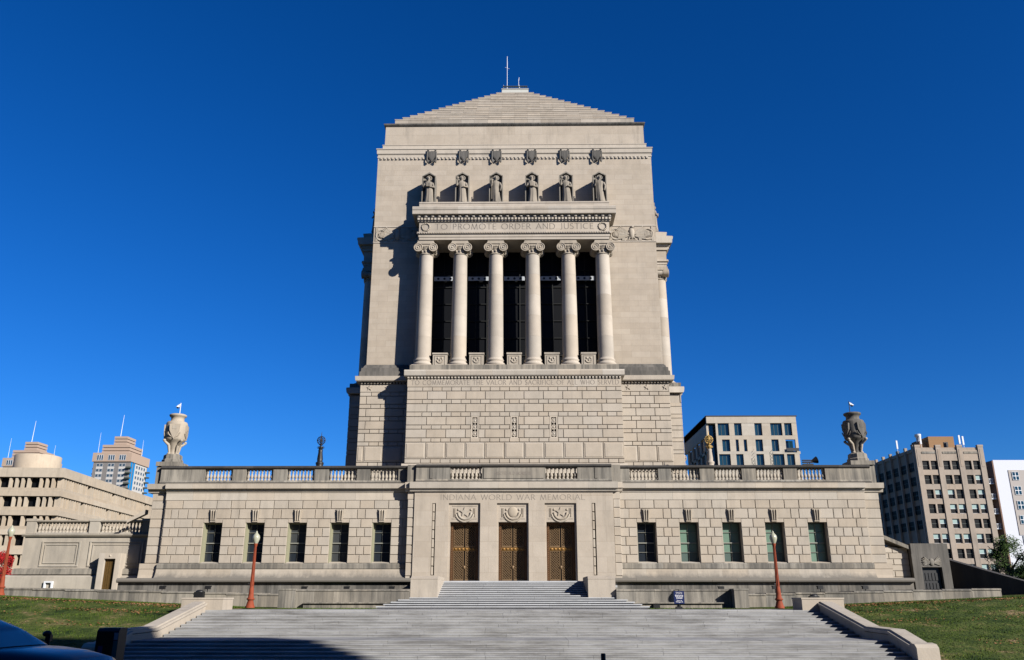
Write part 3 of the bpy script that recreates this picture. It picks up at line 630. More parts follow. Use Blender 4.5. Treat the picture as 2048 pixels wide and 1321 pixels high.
    if face == 0:
        mb = MB()
        for x in (-8.78, 8.78): wreath(mb, x, 36.82, 75.0, .38)
        mb.build("wreath_relief", carve, B)
        inscription("TO PROMOTE ORDER AND JUSTICE", -7.85, 7.85, 36.55, .60, 75.0, ink, B, .10)
        inscription("TO COMMEMORATE THE VALOR AND SACRIFICE OF ALL WHO SERVED", -9.62, 9.75, 20.68, .42, 75.0, ink2, B, .12)
        for p, q in SL:
            c = (p + q) / 2; mb = MB(); mb.box(p, p + .12, 75.02, 75.5, 15.62, 17.70, .8); mb.box(q - .12, q, 75.02, 75.5, 15.62, 17.70, .8); mb.box(p + .12, q - .12, 75.02, 75.5, 17.58, 17.70, .8); mb.box(p + .12, q - .12, 75.02, 75.5, 15.62, 15.74, .8)
            sl_ = mb.build("slit_window", trim, B)
            mb = MB(); mb.box(p + .12, q - .12, 75.40, 75.48, 15.74, 17.58); mb.build("pane", blackm, sl_)
            mb = MB()
            for k in range(3):
                zc = 16.05 + .61 * k
                for a in range(0, 180, 45): dx, dz = .22 * math.cos(R(a)), .29 * math.sin(R(a)); mb.tube((c - dx, 75.10 + .003 * a / 45, zc - dz), (c + dx, 75.10 + .003 * a / 45, zc + dz), .05, .05, 4, smooth=False)
                mb.torus((c, 75.10, zc), .2, .04, n=12, m=5); mb.ell((c, 75.08, zc), (.09, .05, .09), 8, 5)
            mb.build("stone_tracery", trim, sl_)

# columns
def make_column(x, y, M):
    mb = MB(M); mb.box(x - .95, x + .95, y - .95, y + .95, 22.585, 22.66, .5)
    mb.lathe([(.93, 22.66), (1.0, 22.75), (.97, 22.9), (.84, 22.98), (.82, 23.06), (.90, 23.14), (.88, 23.24), (.80, 23.30), (.78, 23.42)], x, y, 28, .6); o = mb.build("column", smooth, B)
    n = 5; zs = lin(23.42, 34.0, n)
    mb = MB(M)
    def rad(z): t = (z - 23.4) / 10.6; return .765 - .085 * t ** 1.6
    for a, b in zip(zs, zs[1:]): mb.lathe([(rad(a), a), (rad((a + b) / 2), (a + b) / 2), (rad(b), b - .006)], x, y, 32)
    mb.build("shaft", smooth_col, o)
    mb = MB(M); mb.lathe([(.72, 34.0), (.78, 34.05), (.72, 34.1), (.68, 34.14), (.68, 34.55), (.82, 34.65), (.80, 34.8)], x, y, 24, .5)
    for k in range(12): a = 2 * math.pi * k / 12; mb.ell((x + .69 * math.cos(a), y + .69 * math.sin(a), 34.34), (.10, .10, .16), 6, 5)
    for s_ in (-1, 1):
        xc = x + s_ * .74; mb.tube((xc, y - .84, 34.68), (xc, y - .3, 34.68), .46, .34, 18); mb.tube((xc, y - .3, 34.68), (xc, y + .3, 34.68), .30, .30, 18); mb.tube((xc, y + .3, 34.68), (xc, y + .84, 34.68), .34, .46, 18)
        for yy in (y - .84,):
            for rr, tt in ((.41, .05), (.24, .045)): mb.torus((xc, yy - .01, 34.68), rr, tt, n=20, m=6)
            mb.ell((xc, yy - .01, 34.68), (.10, .06, .10), 8, 6)
    mb.box(x - .74, x + .74, y - .80, y + .80, 34.86, 35.04, .5); mb.box(x - .86, x + .86, y - .88, y + .88, 35.045, 35.22, .5); mb.box(x - .80, x + .80, y - .84, y + .84, 35.22, 35.449, .5)
    for k in range(5): mb.ell((x - .28 + .14 * k, y - .80, 34.8), (.06, .08, .10), 6, 5)
    mb.build("capital", carve, o)
smooth_col = stone("column_drum_stone", (0.475, 0.425, 0.36), tonev=0.13, stain=0.08)
for x in (-8.75, -5.36, -1.82, 1.82, 5.36, 8.75): make_column(x, 75.95, None)
for face, xs in ((1, (8.75, 5.36)), (2, (-8.75, -5.36))):
    M = rotz_about(TCX, TCY, R(90 if face == 1 else -90))
    # after +90 the face turns towards +x; its near end is local x = -14.4 side
    M = np.array(Matrix.Translation((-.35 if face == 1 else .35, 0, 0))) @ M
    for x in xs: make_column(-x, 75.95, M)

# top of the tower
mb = MB(); mb.square([(14.4, 45.71), (14.4, 45.9), (14.46, 45.95), (14.46, 46.12)], TCX, TCY)
mb.square([(14.40, 46.13), (14.42, 46.3), (14.52, 46.4), (14.54, 46.86), (14.60, 46.88), (14.60, 46.98), (14.2, 47.0)], TCX, TCY)
for k in range(70):
    x = -14.2 + 28.4 * (k + .2) / 70
    mb.box(x, x + .18, TCY - 14.52, TCY - 14.4, 45.74, 45.93)
mb.build("crown_cornice", trim, B)
mb = MB(); mb.square([(14.03, 47.01), (14.03, 47.62), (14.08, 47.66), (14.06, 47.74), (13.9, 47.76)], TCX, TCY); mb.build("attic_step", trim, B)
mb = MB(); mb.square([(13.86, 47.77), (13.84, 50.05)], TCX, TCY); mb.build("attic", stone("attic_ashlar", LIME, tonev=.1, stain=.35, brick=(3.0, 1.14)), B)
mb = MB(); mb.square([(13.90, 50.06), (14.03, 50.2), (14.05, 50.34), (13.9, 50.42)], TCX, TCY); mb.build("attic_coping", grime, B)
mb = MB(); N_ = 16
for i in range(N_):
    hw = 13.03 - .713 * i; z0 = 50.43 + (0 if i == 0 else 0) + (.70 * i if i else 0) + (0.28 if i else 0); z1 = 50.43 + .70 * (i + 1) + .28
    y = TCY - hw; mb.square([(hw - .02, z0 if i else 50.43), (hw - .02, z1 - .005)], TCX, TCY, .45)
    mb.square([(hw - .02, z1 - .005), (hw + .035, z1 - .004), (hw + .035, z1 + .07), (hw - .02, z1 + .071)], TCX, TCY, .75)
    n = max(2, int(round(hw * 2 / 1.45))); off = (i % 2) * .5; c_ = sorted(set([-hw] + [v for v in [-hw + (k + off) * 2 * hw / n for k in range(n + 1)] if -hw + .3 < v < hw - .3] + [hw]))
    for a, b in zip(c_, c_[1:]):
        t = random.random() * .6 + .15
        if random.random() < .07: t = 1.6
        mb.box(a + .006, b - .006, y, y + .5, (z0 if i else 50.43) + .01, z1, t)
        mb.box(-hw, -hw + .3, TCY - hw + .5 + (a + hw), min(TCY + hw, TCY - hw + .5 + (b + hw) - .01), (z0 if i else 50.43) + .01, z1, random.random() * .6)
        mb.box(hw - .3, hw, TCY - hw + .5 + (a + hw), min(TCY + hw, TCY - hw + .5 + (b + hw) - .01), (z0 if i else 50.43) + .01, z1, random.random() * .6)
PYT = 50.43 + .70 * 16 + .28
mb.build("pyramid_roof", roofst, B)
mb = MB(); mb.square([(1.86, PYT), (1.86, PYT + .12), (1.70, PYT + .25), (1.66, PYT + .95), (1.72, PYT + 1.0), (1.72, PYT + 1.08)], TCX, TCY)
lt = mb.build("roof_lantern", plain("lantern_stone", (0.50, 0.50, 0.45), .8, var=.12), B)
mb = MB(); LZ0 = PYT + 1.08
for k in range(15):
    x = -1.5 + 3.0 * k / 14
    for y in (TCY - 1.5, TCY + 1.5): mb.box(x - .045, x + .045, y - .05, y + .05, LZ0, LZ0 + .42)
for s_ in (-1, 1): mb.box(s_ * 1.5 - .06, s_ * 1.5 + .06, TCY - 1.5, TCY + 1.5, LZ0 + .2, LZ0 + .42)
mb.box(-1.55, 1.55, TCY - 1.58, TCY - 1.44, LZ0 + .42, LZ0 + .50); mb.build("railing", patina, lt)
ant = empty("roof_antenna", (-1.02, TCY - .6, LZ0), "tall thin whip antenna on the left of the pyramid's top", "antenna")
mb = MB(); mb.tube((-1.02, TCY - .6, LZ0), (-1.02, TCY - .6, LZ0 + 3.8), .035, .03, 6); mb.tube((-1.02, TCY - .6, LZ0 + 3.8), (-1.02, TCY - .6, LZ0 + 5.6), .045, .03, 6); mb.build("mast", whitem, ant)
mb = MB(); mb.tube((-1.3, TCY - .6, LZ0 + 3.95), (-.72, TCY - .6, LZ0 + 3.7), .02, .02, 5); mb.build("crossbar", whitem, ant)
ant = empty("roof_antenna", (.55, TCY - 1.2, LZ0), "short crooked white antenna on the right of the pyramid's top", "antenna")
mb = MB(); mb.tube((.58, TCY - 1.2, LZ0 + .35), (.45, TCY - 1.2, LZ0 + .9), .1, .05, 6); mb.tube((.45, TCY - 1.2, LZ0 + .9), (.45, TCY - 1.2, LZ0 + 1.5), .03, .03, 5); mb.tube((.45, TCY - 1.2, LZ0 + 1.5), (.52, TCY - 1.2, LZ0 + 2.0), .04, .02, 5); mb.build("rod", whitem, ant)
cmb = MB(); cmb.ell((-1.55, TCY - 1.3, LZ0 + .15), (.14, .14, .14)); cmb.tube((-1.45, TCY - 1.3, LZ0), (-1.45, TCY - 1.3, LZ0 + .8), .03, .02, 5)
tag(cmb.build("rooftop_camera", whitem), "small white ball camera at the left edge of the pyramid's top", "camera")

# shields on the crown cornice
for x in (-8.70, -5.30, -1.86, 1.83, 5.30, 8.70):
    mb = MB(np.array(Matrix.Translation((x, 77.2, 46.02)) @ Matrix.Diagonal((.92, .62, .86, 1)) @ Matrix.Translation((-x, -77.1, -45.55)))); y = 77.1; z = 45.55
    mb.prism([(x - .42, z - .05), (x, z - .75), (x + .42, z - .05), (x + .46, z + .72), (x + .18, z + .62), (x, z + .72), (x - .18, z + .62), (x - .46, z + .72)], y - .12, y + .4, .3)
    mb.prism([(x - .33, z - .02), (x, z - .6), (x + .33, z - .02), (x + .36, z + .58), (x - .36, z + .58)], y - .15, y - .12, .2)
    for s_ in (-1, 1):
        mb.ell((x + s_ * .42, y - .12, z + .78), (.12, .14, .12)); mb.tube((x + s_ * .52, y - .1, z + .6), (x + s_ * .52, y - .1, z - .6), .07, .09, 7); mb.ell((x + s_ * .45, y - .1, z - .75), (.13, .14, .22)); mb.tube((x + s_ * .2, y - .1, z - .75), (x + s_ * .5, y - .1, z - .5), .07, .06, 6)
    mb.build("shield", grime, B)

# ------------------------------------------------------------------ statues in their hoods (things standing on the ledge)
def robed(variant):
    mb = MB(); n = 30; secs = []
    P_ = [(0, .46, .34), (.08, .47, .35), (.3, .43, .32), (.8, .38, .29), (1.2, .37, .28), (1.5, .36, .27), (1.7, .33, .25), (1.9, .34, .25), (2.1, .40, .27), (2.28, .43, .26), (2.40, .36, .22), (2.47, .20, .16), (2.52, .12, .12), (2.60, .11, .12), (2.66, .15, .16), (2.76, .185, .20), (2.88, .19, .21), (2.98, .15, .17), (3.04, .06, .07)]
    vs = []; fs = []
    for i, (z, rx, ry) in enumerate(P_):
        amp = .09 * max(0, 1 - z / 2.1) + (.03 if z < 2.2 else 0)
        for k in range(n):
            a = 2 * math.pi * k / n; f = 1 + amp * math.cos(9 * a + variant * 1.3) + amp * .5 * math.cos(5 * a + variant)
            sway = .05 * math.sin(z * 1.5 + variant)
            vs.append((rx * f * math.cos(a) + sway, ry * f * math.sin(a), z))
    for i in range(len(P_) - 1):
        for k in range(n): k2 = (k + 1) % n; fs.append((i * n + k, i * n + k2, (i + 1) * n + k2, (i + 1) * n + k))
    fs.append(tuple(reversed(range(n)))); mb.add(vs, fs, .5, 0, True)
    # face, hood
    mb.ell((0, -.2, 2.80), (.03, .05, .05), 6, 4); mb.torus((0, .02, 2.86), .25, .07, n=16, m=6)
    arms = [[(-.38, 0, 2.25), (-.52, -.12, 1.85), (-.12, -.34, 1.95)], [(.38, 0, 2.25), (.52, -.1, 1.8), (.15, -.36, 1.75)]]
    if variant % 3 == 1: arms[0] = [(-.38, 0, 2.25), (-.56, -.15, 2.0), (-.48, -.30, 2.55)]
    if variant % 3 == 2: arms = [[(-.38, 0, 2.25), (-.5, -.15, 1.9), (-.38, -.32, 2.45)], [(.38, 0, 2.25), (.54, -.1, 1.85), (.46, -.2, 1.35)]]
    for a in arms:
        mb.tube(a[0], a[1], .13, .10, 10); mb.ell(a[1], (.11, .11, .11), 8, 6); mb.tube(a[1], a[2], .10, .065, 10); mb.ell(a[2], (.08, .08, .09), 8, 6)
    if variant % 3 == 1: mb.ell((-.48, -.36, 2.72), (.17, .08, .17), 10, 6)
    if variant % 3 == 2: mb.tube((-.42, -.36, .3), (-.42, -.36, 2.8), .035, .035, 6)
    if variant % 3 == 0: mb.box(-.2, .2, -.45, -.33, 1.75, 2.1)
    return mb
slabel = ["robed stone statue in a hooded niche, leftmost of six above the portico", "robed stone statue holding up a disc, second from left above the portico", "robed stone statue with a tall staff, third from left above the portico",
          "robed stone statue with folded arms, fourth from left above the portico", "robed stone statue raising one hand, fifth from left above the portico", "robed stone statue with lowered arm and staff, rightmost of six above the portico"]
variants = [robed(v).mesh("figure", statm, (0, 0, 0)) for v in range(3)]
def niche_mesh():
    mb = MB(); w, h = .66, 3.82
    mb.prism([(-w, 0), (w, 0), (w, h - .42), (0, h), (-w, h - .42)], .42, 1.75, .45)
    for s_ in (-1, 1): mb.prism([(s_ * w - .05, .3), (s_ * w + .05, .3), (s_ * w + .05, h - .40), (s_ * w - .05, h - .40)], -.02, .42, .5)
    t = .10
    mb.prism([(-w - .05, h - .43), (-w + .1, h - .43), (0, h - .12), (w - .1, h - .43), (w + .05, h - .43), (0, h + .04)], -.02, .42, .5)
    mb.box(-.66, .66, -.25, .42, 0, .28, .8); return mb.mesh("niche", dirty)
NM = niche_mesh(); i = 0
def statue(x, y, rz, v, label):
    e = empty("statue", (x, y, 39.62), label, "statue", "hooded statues above the portico"); e.rotation_euler = (0, 0, rz)
    o = bpy.data.objects.new("niche", NM); COL.objects.link(o); o.parent = e
    o = bpy.data.objects.new("figure", variants[v]); COL.objects.link(o); o.parent = e; o.location = (0, -.02, .28)
for i, x in enumerate((-8.75, -5.32, -1.85, 1.83, 5.32, 8.75)): statue(x, 76.0, 0, i % 3, slabel[i])
statue(TCX + 15.35, TCY - 8.75, R(90), 0, "hooded statue seen edge on above the tower's right side portico")
statue(TCX - 15.35, TCY - 8.75, R(-90), 1, "hooded statue in shadow above the tower's left side portico")

#@@PART2
# ================================================================== GROUND, STAIRS, RETAINING WALLS
def top_z(x): return 1.0 + max(0.0, abs(x) - 17) * 0.043 if abs(x) < 60 else 2.85
def ground_z(x, y):
    if y < 12: return 0.0
    if y < 33: return -1.2 * (y - 12) / 21
    if y < 40.5: return -1.2
    if abs(x) < 19.5 and y < 53.6: return -1.32
    t = min(1, (y - 40.5) / 16.5); t = t * t * (3 - 2 * t) * .35 + t * .65
    if y > 130: return 1.0
    return -1.2 + (top_z(x) + 1.2) * t
def sheet(name, xs, ys, mat, dz=0.0, rough=0.0):
    vs = [(x, y, ground_z(x, y) + dz + (random.gauss(0, rough) if rough and 41 < y < 60 and abs(x) > 20.3 and abs(x) < 60 else 0)) for y in ys for x in xs]; n = len(xs)
    fs = [(j * n + i, j * n + i + 1, (j + 1) * n + i + 1, (j + 1) * n + i) for j in range(len(ys) - 1) for i in range(n - 1)]
    m = MB(); m.add(vs, fs, .5, 0, True); return tag(m.build(name, mat), kind='structure')
far = [-3000, -800, -300, -150, -100, -70]
XS = far + lin(-60, -20.4, 44) + [-20.1, -19.52, -19.48, -12, -6, 0, 6, 12, 19.48, 19.52, 20.1] + lin(20.4, 60, 44) + [-v for v in reversed(far)]
sheet("road", far + [-40, -20, 0, 20, 40] + [-v for v in reversed(far)], [-3000, -500, -100, -40, -20, 0, 11.99, 20, 29.0], asphalt)
sheet("sidewalk", far + [-40, -20, 0, 20, 40] + [-v for v in reversed(far)], [29.0, 33, 36, 40.45], conc)
sheet("lawn", XS, [40.46] + lin(40.8, 53.58, 26) + [53.62] + lin(54.2, 66, 16) + [80, 100, 130, 200, 500, 1200, 4000], lawnm, rough=.035)
kb = MB()
for a, b in zip(lin(-60, 60, 40), lin(-60, 60, 40)[1:]): kb.ext([(28.9, -.95), (28.9, -.80), (29.05, -.78), (29.3, -.80), (29.3, -1.2)], a + .004, b - .004)
tag(kb.build("kerb", conc), kind='structure')
# grass blades and fallen leaves on the slopes
def blades(name, n, mat, size, region, kind_lbl, leaf=False):
    m = MB(); vs = []; fs = []; ts = []
    for i in range(n):
        x, y = region(); z = ground_z(x, y); a = random.random() * math.tau; h = size * random.uniform(.6, 1.5); w = h * (.8 if leaf else .28)
        dx, dy = math.cos(a) * w, math.sin(a) * w; b = len(vs)
        if leaf: vs += [(x - dx, y - dy, z + .05), (x + dy, y - dx, z + .05 + h * .4), (x + dx, y + dy, z + .06), (x - dy, y + dx, z + .04)]; fs.append((b, b + 1, b + 2, b + 3))
        else:
            lx, ly = random.uniform(-.6, .6) * h, random.uniform(-.6, .6) * h; vs += [(x - dx, y - dy, z - .03), (x + dx, y + dy, z - .03), (x + lx, y + ly, z + h)]; fs.append((b, b + 1, b + 2))
        ts.append(random.random())
    m.v = [np.array(vs)]; m.f = fs; m.t = ts; m.mi = [0] * len(fs); m.sm = [False] * len(fs); m.n = len(vs)
    return tag(m.build(name, mat), kind_lbl, None, None, 'stuff')
def reg_lawn():
    s_ = random.choice((-1, 1)); return s_ * random.uniform(20.2, 52), 41 + 23 * random.random() ** 1.1
blades("grass", 90000, bladem, .055, reg_lawn, "short green grass on the two sloping lawns beside the stairs")
def reg_strip():
    s_ = random.choice((-1, 1)); return s_ * random.uniform(9.5, 20.5), random.uniform(57.3, 61.8)
blades("grass", 9000, bladem, .07, reg_strip, "thin strip of bright grass between the plaza and the low stone walls")
LC = [(random.choice((-1, 1)) * random.uniform(21, 44), random.uniform(44, 60)) for _ in range(26)]
def reg_leaf():
    if random.random() < .5:
        c = random.choice(LC); return c[0] + random.gauss(0, 1.6), c[1] + random.gauss(0, .35)
    s_ = random.choice((-1, 1)); return s_ * random.uniform(20.5, 45), random.gauss(57.2, .5)
blades("fallen_leaves", 5000, deadm, .06, reg_leaf, "reddish brown fallen leaves scattered on the grass slopes", True)

# plaza between the two flights
def slabs(mb, x0, x1, y0, y1, z0, z1, step=3.2, jit=1.2, tb=None):
    x = x0; 
    while x < x1 - .01:
        e = min(x1, x + step + random.uniform(-jit, jit)); e = x1 if x1 - e < 1.0 else e
        zz = z1 + random.uniform(-.004, .004); c = .034
        mb.ext([(y1, z0), (y0, z0), (y0, zz - c), (y0 + c, zz), (y1, zz)], x + .006, e - .006, random.random() if tb is None else tb); x = e
m = MB()
for y0 in (53.3, 54.9, 56.5): slabs(m, -18.85, 18.85, y0 + .004, y0 + 1.596 if y0 < 56 else 57.6, .9, 1.04)
slabs(m, -9.2, 9.2, 57.606, 60.4, .9, 1.04)
tag(m.build("plaza", steps_m), kind='structure')
# lower flight
def stair_step(m, y0, y1, z, h):
    x = -18.7
    while x < 18.69:
        e = min(18.7, x + 3.4 + random.uniform(-1.5, 1.5)); e = 18.7 if 18.7 - e < 1 else e; t = random.random(); zz = z + random.uniform(-.004, .004)
        m.ext([(y1, zz - .055), (y0, zz - .055), (y0, zz - .02), (y0 + .02, zz), (y1, zz)], x + .006, e - .006, .3 + .6 * t)
        m.box(x + .006, e - .006, y0 + .016, y1, z - h - .02, z - .056, .8 * t); x = e
ST = empty("stone_staircase", (0, 46, -1.2), "wide weathered grey granite stairs rising from the street to the plaza", "stairs")
zt = 1.04
for i in range(9):
    y1 = 53.3 - .75 * i; zt -= .144; m = MB(); ye = (y1 - .75 if i < 8 else 43.6); stair_step(m, ye, y1 + .03, zt, .144)
    m.build("step" if i < 8 else "landing", steps_m, ST)
for i in range(7):
    y1 = 43.6 - .58 * i; zt -= .142; m = MB(); stair_step(m, y1 - .58, y1 + .03, zt, .142); m.build("step", steps_m, ST)
# upper flight
SU = empty("entrance_stairs", (0, 63, 1.04), "pale granite entrance stairs narrowing up to the three bronze doors", "stairs")
for k in range(13):
    hw = 5.62 if k < 4 else 5.62 + .42 * (k - 3); y1 = 67 - .6 * k; z = 2.93 - .145 * k
    m = MB(); slabs(m, -hw, hw, y1 - .06, y1 + .53, z - .08, z, 4.2, 1.4); 
    m.box(-hw + .10, hw - .10, y1 + .07, y1 + .53, z - .145 if k < 12 else .9, z - .081, .5)
    m.box(-hw + .09, hw - .09, y1 + .5, 67.45, z - .2, z - .15, .5) if False else None
    m.build("step", steps_u, SU)
m = MB(); slabs(m, -8.1, 8.1, 67.54, 69.9, 2.5, 2.995, 4, 1); m.box(-5.5, 5.5, 60.6, 67.6, .9, 1.3); m.build("landing", steps_u, SU)
m = MB()
for k in range(12):   # core under the treads
    hw = (5.62 if k < 4 else 5.62 + .42 * (k - 3)) - .12; m.box(-hw, hw, 67 - .6 * k + .09, 67.6 - .6 * k + .085, .9, 2.93 - .145 * k - .15, .4)
m.build("stair_core", steps_u, SU)
for s_ in (-1, 1):
    m = MB(); a, b = sorted((s_ * 5.42, s_ * 7.38)); m.box(a, b, 62.3, 67.6, .9, 3.02, .6)
    m.ext([(62.28, 3.024), (62.28, 3.06), (62.75, 3.24), (67.6, 3.24), (67.6, 3.024)], a - .0, b + .0, .5)
    tag(m.build("stair_cheek_block", cheek_m), "plain stone block flanking the entrance stairs on the %s, by the %s slot" % (("left", "left") if s_ < 0 else ("right", "right")), "stone block", "cheek blocks of the entrance stairs")
# cheek walls of the lower flight
for s_ in (-1, 1):
    side = "left" if s_ < 0 else "right"
    C_ = empty("stair_side_wall", (s_ * 19.5, 46, -1.2), "sloping stone side wall and end pier on the %s of the wide street stairs" % side, "side wall", "side walls of the street stairs")
    a, b = sorted((s_ * 18.72, s_ * 19.68))
    m = MB(); m.ext([(53.32, 1.30), (53.32, -1.3), (41.2, -1.3), (41.2, -.50), (43.6, .02), (46.55, .06)][::-1], a + .05, b - .05, .5); m.build("wall", cheek_m, C_)
    m = MB(); P_ = [(53.32, 1.32), (46.6, .10), (43.6, .06), (41.25, -.48)]
    for (y0, z0), (y1, z1) in zip(P_, P_[1:]):
        m.ext([(y0, z0), (y0, z0 + .05), (y1, z1 + .05), (y1, z1)][::-1] if False else [(y0, z0), (y1, z1), (y1, z1 + .13), (y0, z0 + .13)], a - .03, b + .03, .6)
        m.ext([(y0, z0 + .131), (y1, z1 + .131), (y1, z1 + .22), (y0, z0 + .22)], a + .12, b - .12, .7)
    m.build("coping", cheek_m, C_)
    m = MB(); m.ext([(41.24, -1.25), (40.62, -1.25), (40.62, -.42), (40.8, -.27), (41.24, -.22)], a - .03, b + .03, .6); m.build("end_pier", cheek_m, C_)
    m = MB(); x0, x1 = sorted((s_ * 17.75, s_ * 20.3)); m.box(x0, x1, 53.33, 55.2, .4, 1.66, .5); m.box(x0 - .03, x1 + .03, 53.30, 55.23, 1.665, 1.76, .6)
    tag(m.build("stair_pedestal", cheek_m), "low square stone pedestal at the top of the %s side wall" % side, "pedestal", "pedestals at the head of the stairs")
# bench walls, low walls and the wall with the torus coping
for s_ in (-1, 1):
    side = "left" if s_ < 0 else "right"
    W_ = empty("bench_wall", (s_ * 12, 62, 1.0), "grey stained stone wall with a ledge seat and end pier %s of the entrance stairs" % side, "wall", "ledged walls beside the entrance stairs")
    m = MB()
    for k in range(6): a, b = sorted((s_ * (7.4 + 1.36 * k), s_ * (7.4 + 1.36 * (k + 1)))); m.box(a + .004, b - .004, 62.02, 62.6, .8, 2.2); m.ext([(61.97, 2.203), (61.97, 2.30), (62.2, 2.34), (62.65, 2.34), (62.65, 2.203)], a + .004, b - .004)
    m.build("wall", dirty, W_)
    m = MB(); a, b = sorted((s_ * 7.4, s_ * 14.9)); m.box(a, b, 61.6, 62.0, 1.36, 1.44, .9); m.box(a, b, 61.75, 62.0, .8, 1.355, .5); m.build("ledge", dirty, W_)
    m = MB(); a, b = sorted((s_ * 15.57, s_ * 16.55)); m.box(a, b, 61.1, 62.6, .8, 2.25, .6); m.box(a - .03, b + .03, 61.07, 62.63, 2.255, 2.36, .7); m.build("end_pier", dirty, W_)
    m = MB(); xe = 38.4 if s_ < 0 else 36.1; c_ = lin(16.56, xe, 9)
    for u, v in zip(c_, c_[1:]):
        a, b = sorted((s_ * u, s_ * v)); zm = 2.02 + .0215 * ((u + v) / 2 - 17)
        for zz in (.8,): m.box(a + .006, b - .006, 64.52, 65.1, zz, zm - .13)
        m.ext([(64.46, zm - .127), (64.46, zm - .03), (64.6, zm), (67.5, zm), (67.5, zm - .127)], a + .006, b - .006)
    tag(m.build("retaining_wall", dirty), "long low stained stone retaining wall above the %s lawn" % side, "wall", "low retaining walls above the lawns")
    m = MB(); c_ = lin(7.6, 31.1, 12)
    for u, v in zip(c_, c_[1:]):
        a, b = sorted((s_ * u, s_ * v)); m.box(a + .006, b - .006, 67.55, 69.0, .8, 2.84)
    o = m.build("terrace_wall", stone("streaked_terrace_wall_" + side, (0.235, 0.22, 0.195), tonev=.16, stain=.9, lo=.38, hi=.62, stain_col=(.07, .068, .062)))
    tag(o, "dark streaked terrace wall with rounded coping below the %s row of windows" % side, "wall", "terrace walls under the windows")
    m = MB()
    for u, v in zip(c_, c_[1:]):
        a, b = sorted((s_ * u, s_ * v)); m.ext([(67.7, 2.843), (67.30, 2.86), (67.2, 2.93), (67.17, 3.03), (67.2, 3.13), (67.3, 3.20), (67.7, 3.22), (70, 3.24), (70, 2.843)][::-1], a + .004, b - .004)
    m.build("coping", skirtm, o)

# side terraces with balustrade, panels and door (left) and portal block (right)
L_ = empty("side_terrace", (-36, 72.3, 1.9), "side terrace of pale panelled stone with balustrade left of the main front", "terrace wall")
m = MB(); m.box(-41.9, -31.0, 72.36, 80, 1.0, 6.72, .5)
m.ext([(72.9, 1.2), (71.75, 1.2), (71.78, 3.4), (72.1, 3.55), (72.9, 3.6)], -42.9, -31.0, .6); m.build("wall", sidest, L_)
m = MB(); m.ext([(72.9, 3.605), (71.95, 3.605), (72.0, 4.02), (72.25, 4.1), (72.9, 4.1)], -42.3, -31.0, .5); m.build("base_moulding", dirty, L_)
for x0, x1 in ((-40.3, -37.0), (-36.2, -31.6)):
    m = MB(); z0, z1 = 4.25, 6.35
    for t_, yy, c0 in ((.0, 72.28, .12), (.26, 72.30, .07)):
        m.box(x0 + t_, x1 - t_, yy, 72.36, z1 - t_ - c0, z1 - t_); m.box(x0 + t_, x1 - t_, yy, 72.36, z0 + t_, z0 + t_ + c0); m.box(x0 + t_, x0 + t_ + c0, yy, 72.36, z0 + t_ + c0, z1 - t_ - c0); m.box(x1 - t_ - c0, x1 - t_, yy, 72.36, z0 + t_ + c0, z1 - t_ - c0)
    m.build("wall_panel", sidest, L_)
m = MB(); m.ext([(72.9, 6.72), (72.2, 6.72), (72.1, 6.86), (72.1, 6.94), (72.9, 6.96)], -42.1, -31.0, .5); m.build("cornice", sidest, L_)
m = MB()
for a, b in ((-41.9, -41.1), (-36.45, -35.6), (-31.9, -31.0)): m.box(a, b, 72.25, 72.85, 6.965, 8.0); m.box(a - .06, b + .06, 72.2, 72.9, 8.0, 8.22)
for a, b in ((-41.04, -36.51), (-35.54, -31.96)): m.box(a, b, 72.32, 72.8, 6.965, 7.07); m.ext([(72.8, 7.93), (72.3, 7.93), (72.24, 8.0), (72.24, 8.1), (72.8, 8.13)], a, b)
bl = m.build("balustrade", sidest, L_); 
balusters(bl, [-40.9 + .302 * k for k in range(15)], 72.56, 7.05); balusters(bl, [-35.4 + .30 * k for k in range(12)], 72.56, 7.05)
for o in bl.children: o.scale = (1, 1, .93)
m = MB(); m.prism([(-32.7, 7.75), (-31.2, 8.5), (-31.2, 8.85), (-32.7, 8.0)], 71.0, 71.5, .9); m.build("sloping_coping", cheek_m, L_)
m = MB(); m.box(-34.75, -34.3, 71.3, 72.3, 1.9, 5.3); m.box(-33.35, -32.95, 71.3, 72.3, 1.9, 5.3); m.box(-34.3, -33.35, 71.3, 72.3, 4.85, 5.3); m.ell((-33.83, 71.3, 5.08), (.1, .05, .1), 8, 6); df = m.build("door_surround", trim, L_)
m = MB(); m.box(-34.3, -33.35, 71.6, 71.7, 1.9, 4.85)
for k in range(5): m.box(-34.28 + .19 * k, -34.25 + .19 * k, 71.57, 71.6, 2.0, 4.8)
m.build("door", plain("worn_bronze_door", (.13, .075, .02), .55, metal=.3, var=.5, scale=7), L_)
R_ = empty("portal_block", (34.5, 72, 1.9), "dark stone portal block with eagle carving over a recessed door right of the front", "portal")
m = MB(); wall_holes(m, 33.05, 36.1, 1.5, 6.05, 71.5, 71.9, [(33.75, 35.4, 1.5, 4.15)]); m.box(33.05, 36.1, 71.9, 76, 1.5, 6.05, .4)
m.box(33.0, 33.35, 71.45, 71.5, 2.0, 5.2, .5); m.build("wall", grime, R_)  # wall in a darker stone than the flank wall beside it
m = MB(); m.box(33.75, 35.4, 71.82, 71.88, 1.6, 4.15)
for k in range(6): m.box(33.8 + .27 * k, 34.0 + .27 * k, 71.78, 71.82, 3.1, 3.7); m.box(33.8 + .27 * k, 34.0 + .27 * k, 71.78, 71.82, 2.2, 2.9)
m.build("door", blackm, R_)
m = MB(); m.ell((34.6, 71.48, 4.55), (.22, .1, .3)); 
for s_ in (-1, 1): wing_fan(m, 34.6 + s_ * .1, 71.5, 4.5, .75, s_, 6)
m.build("eagle_relief", dirty, R_)
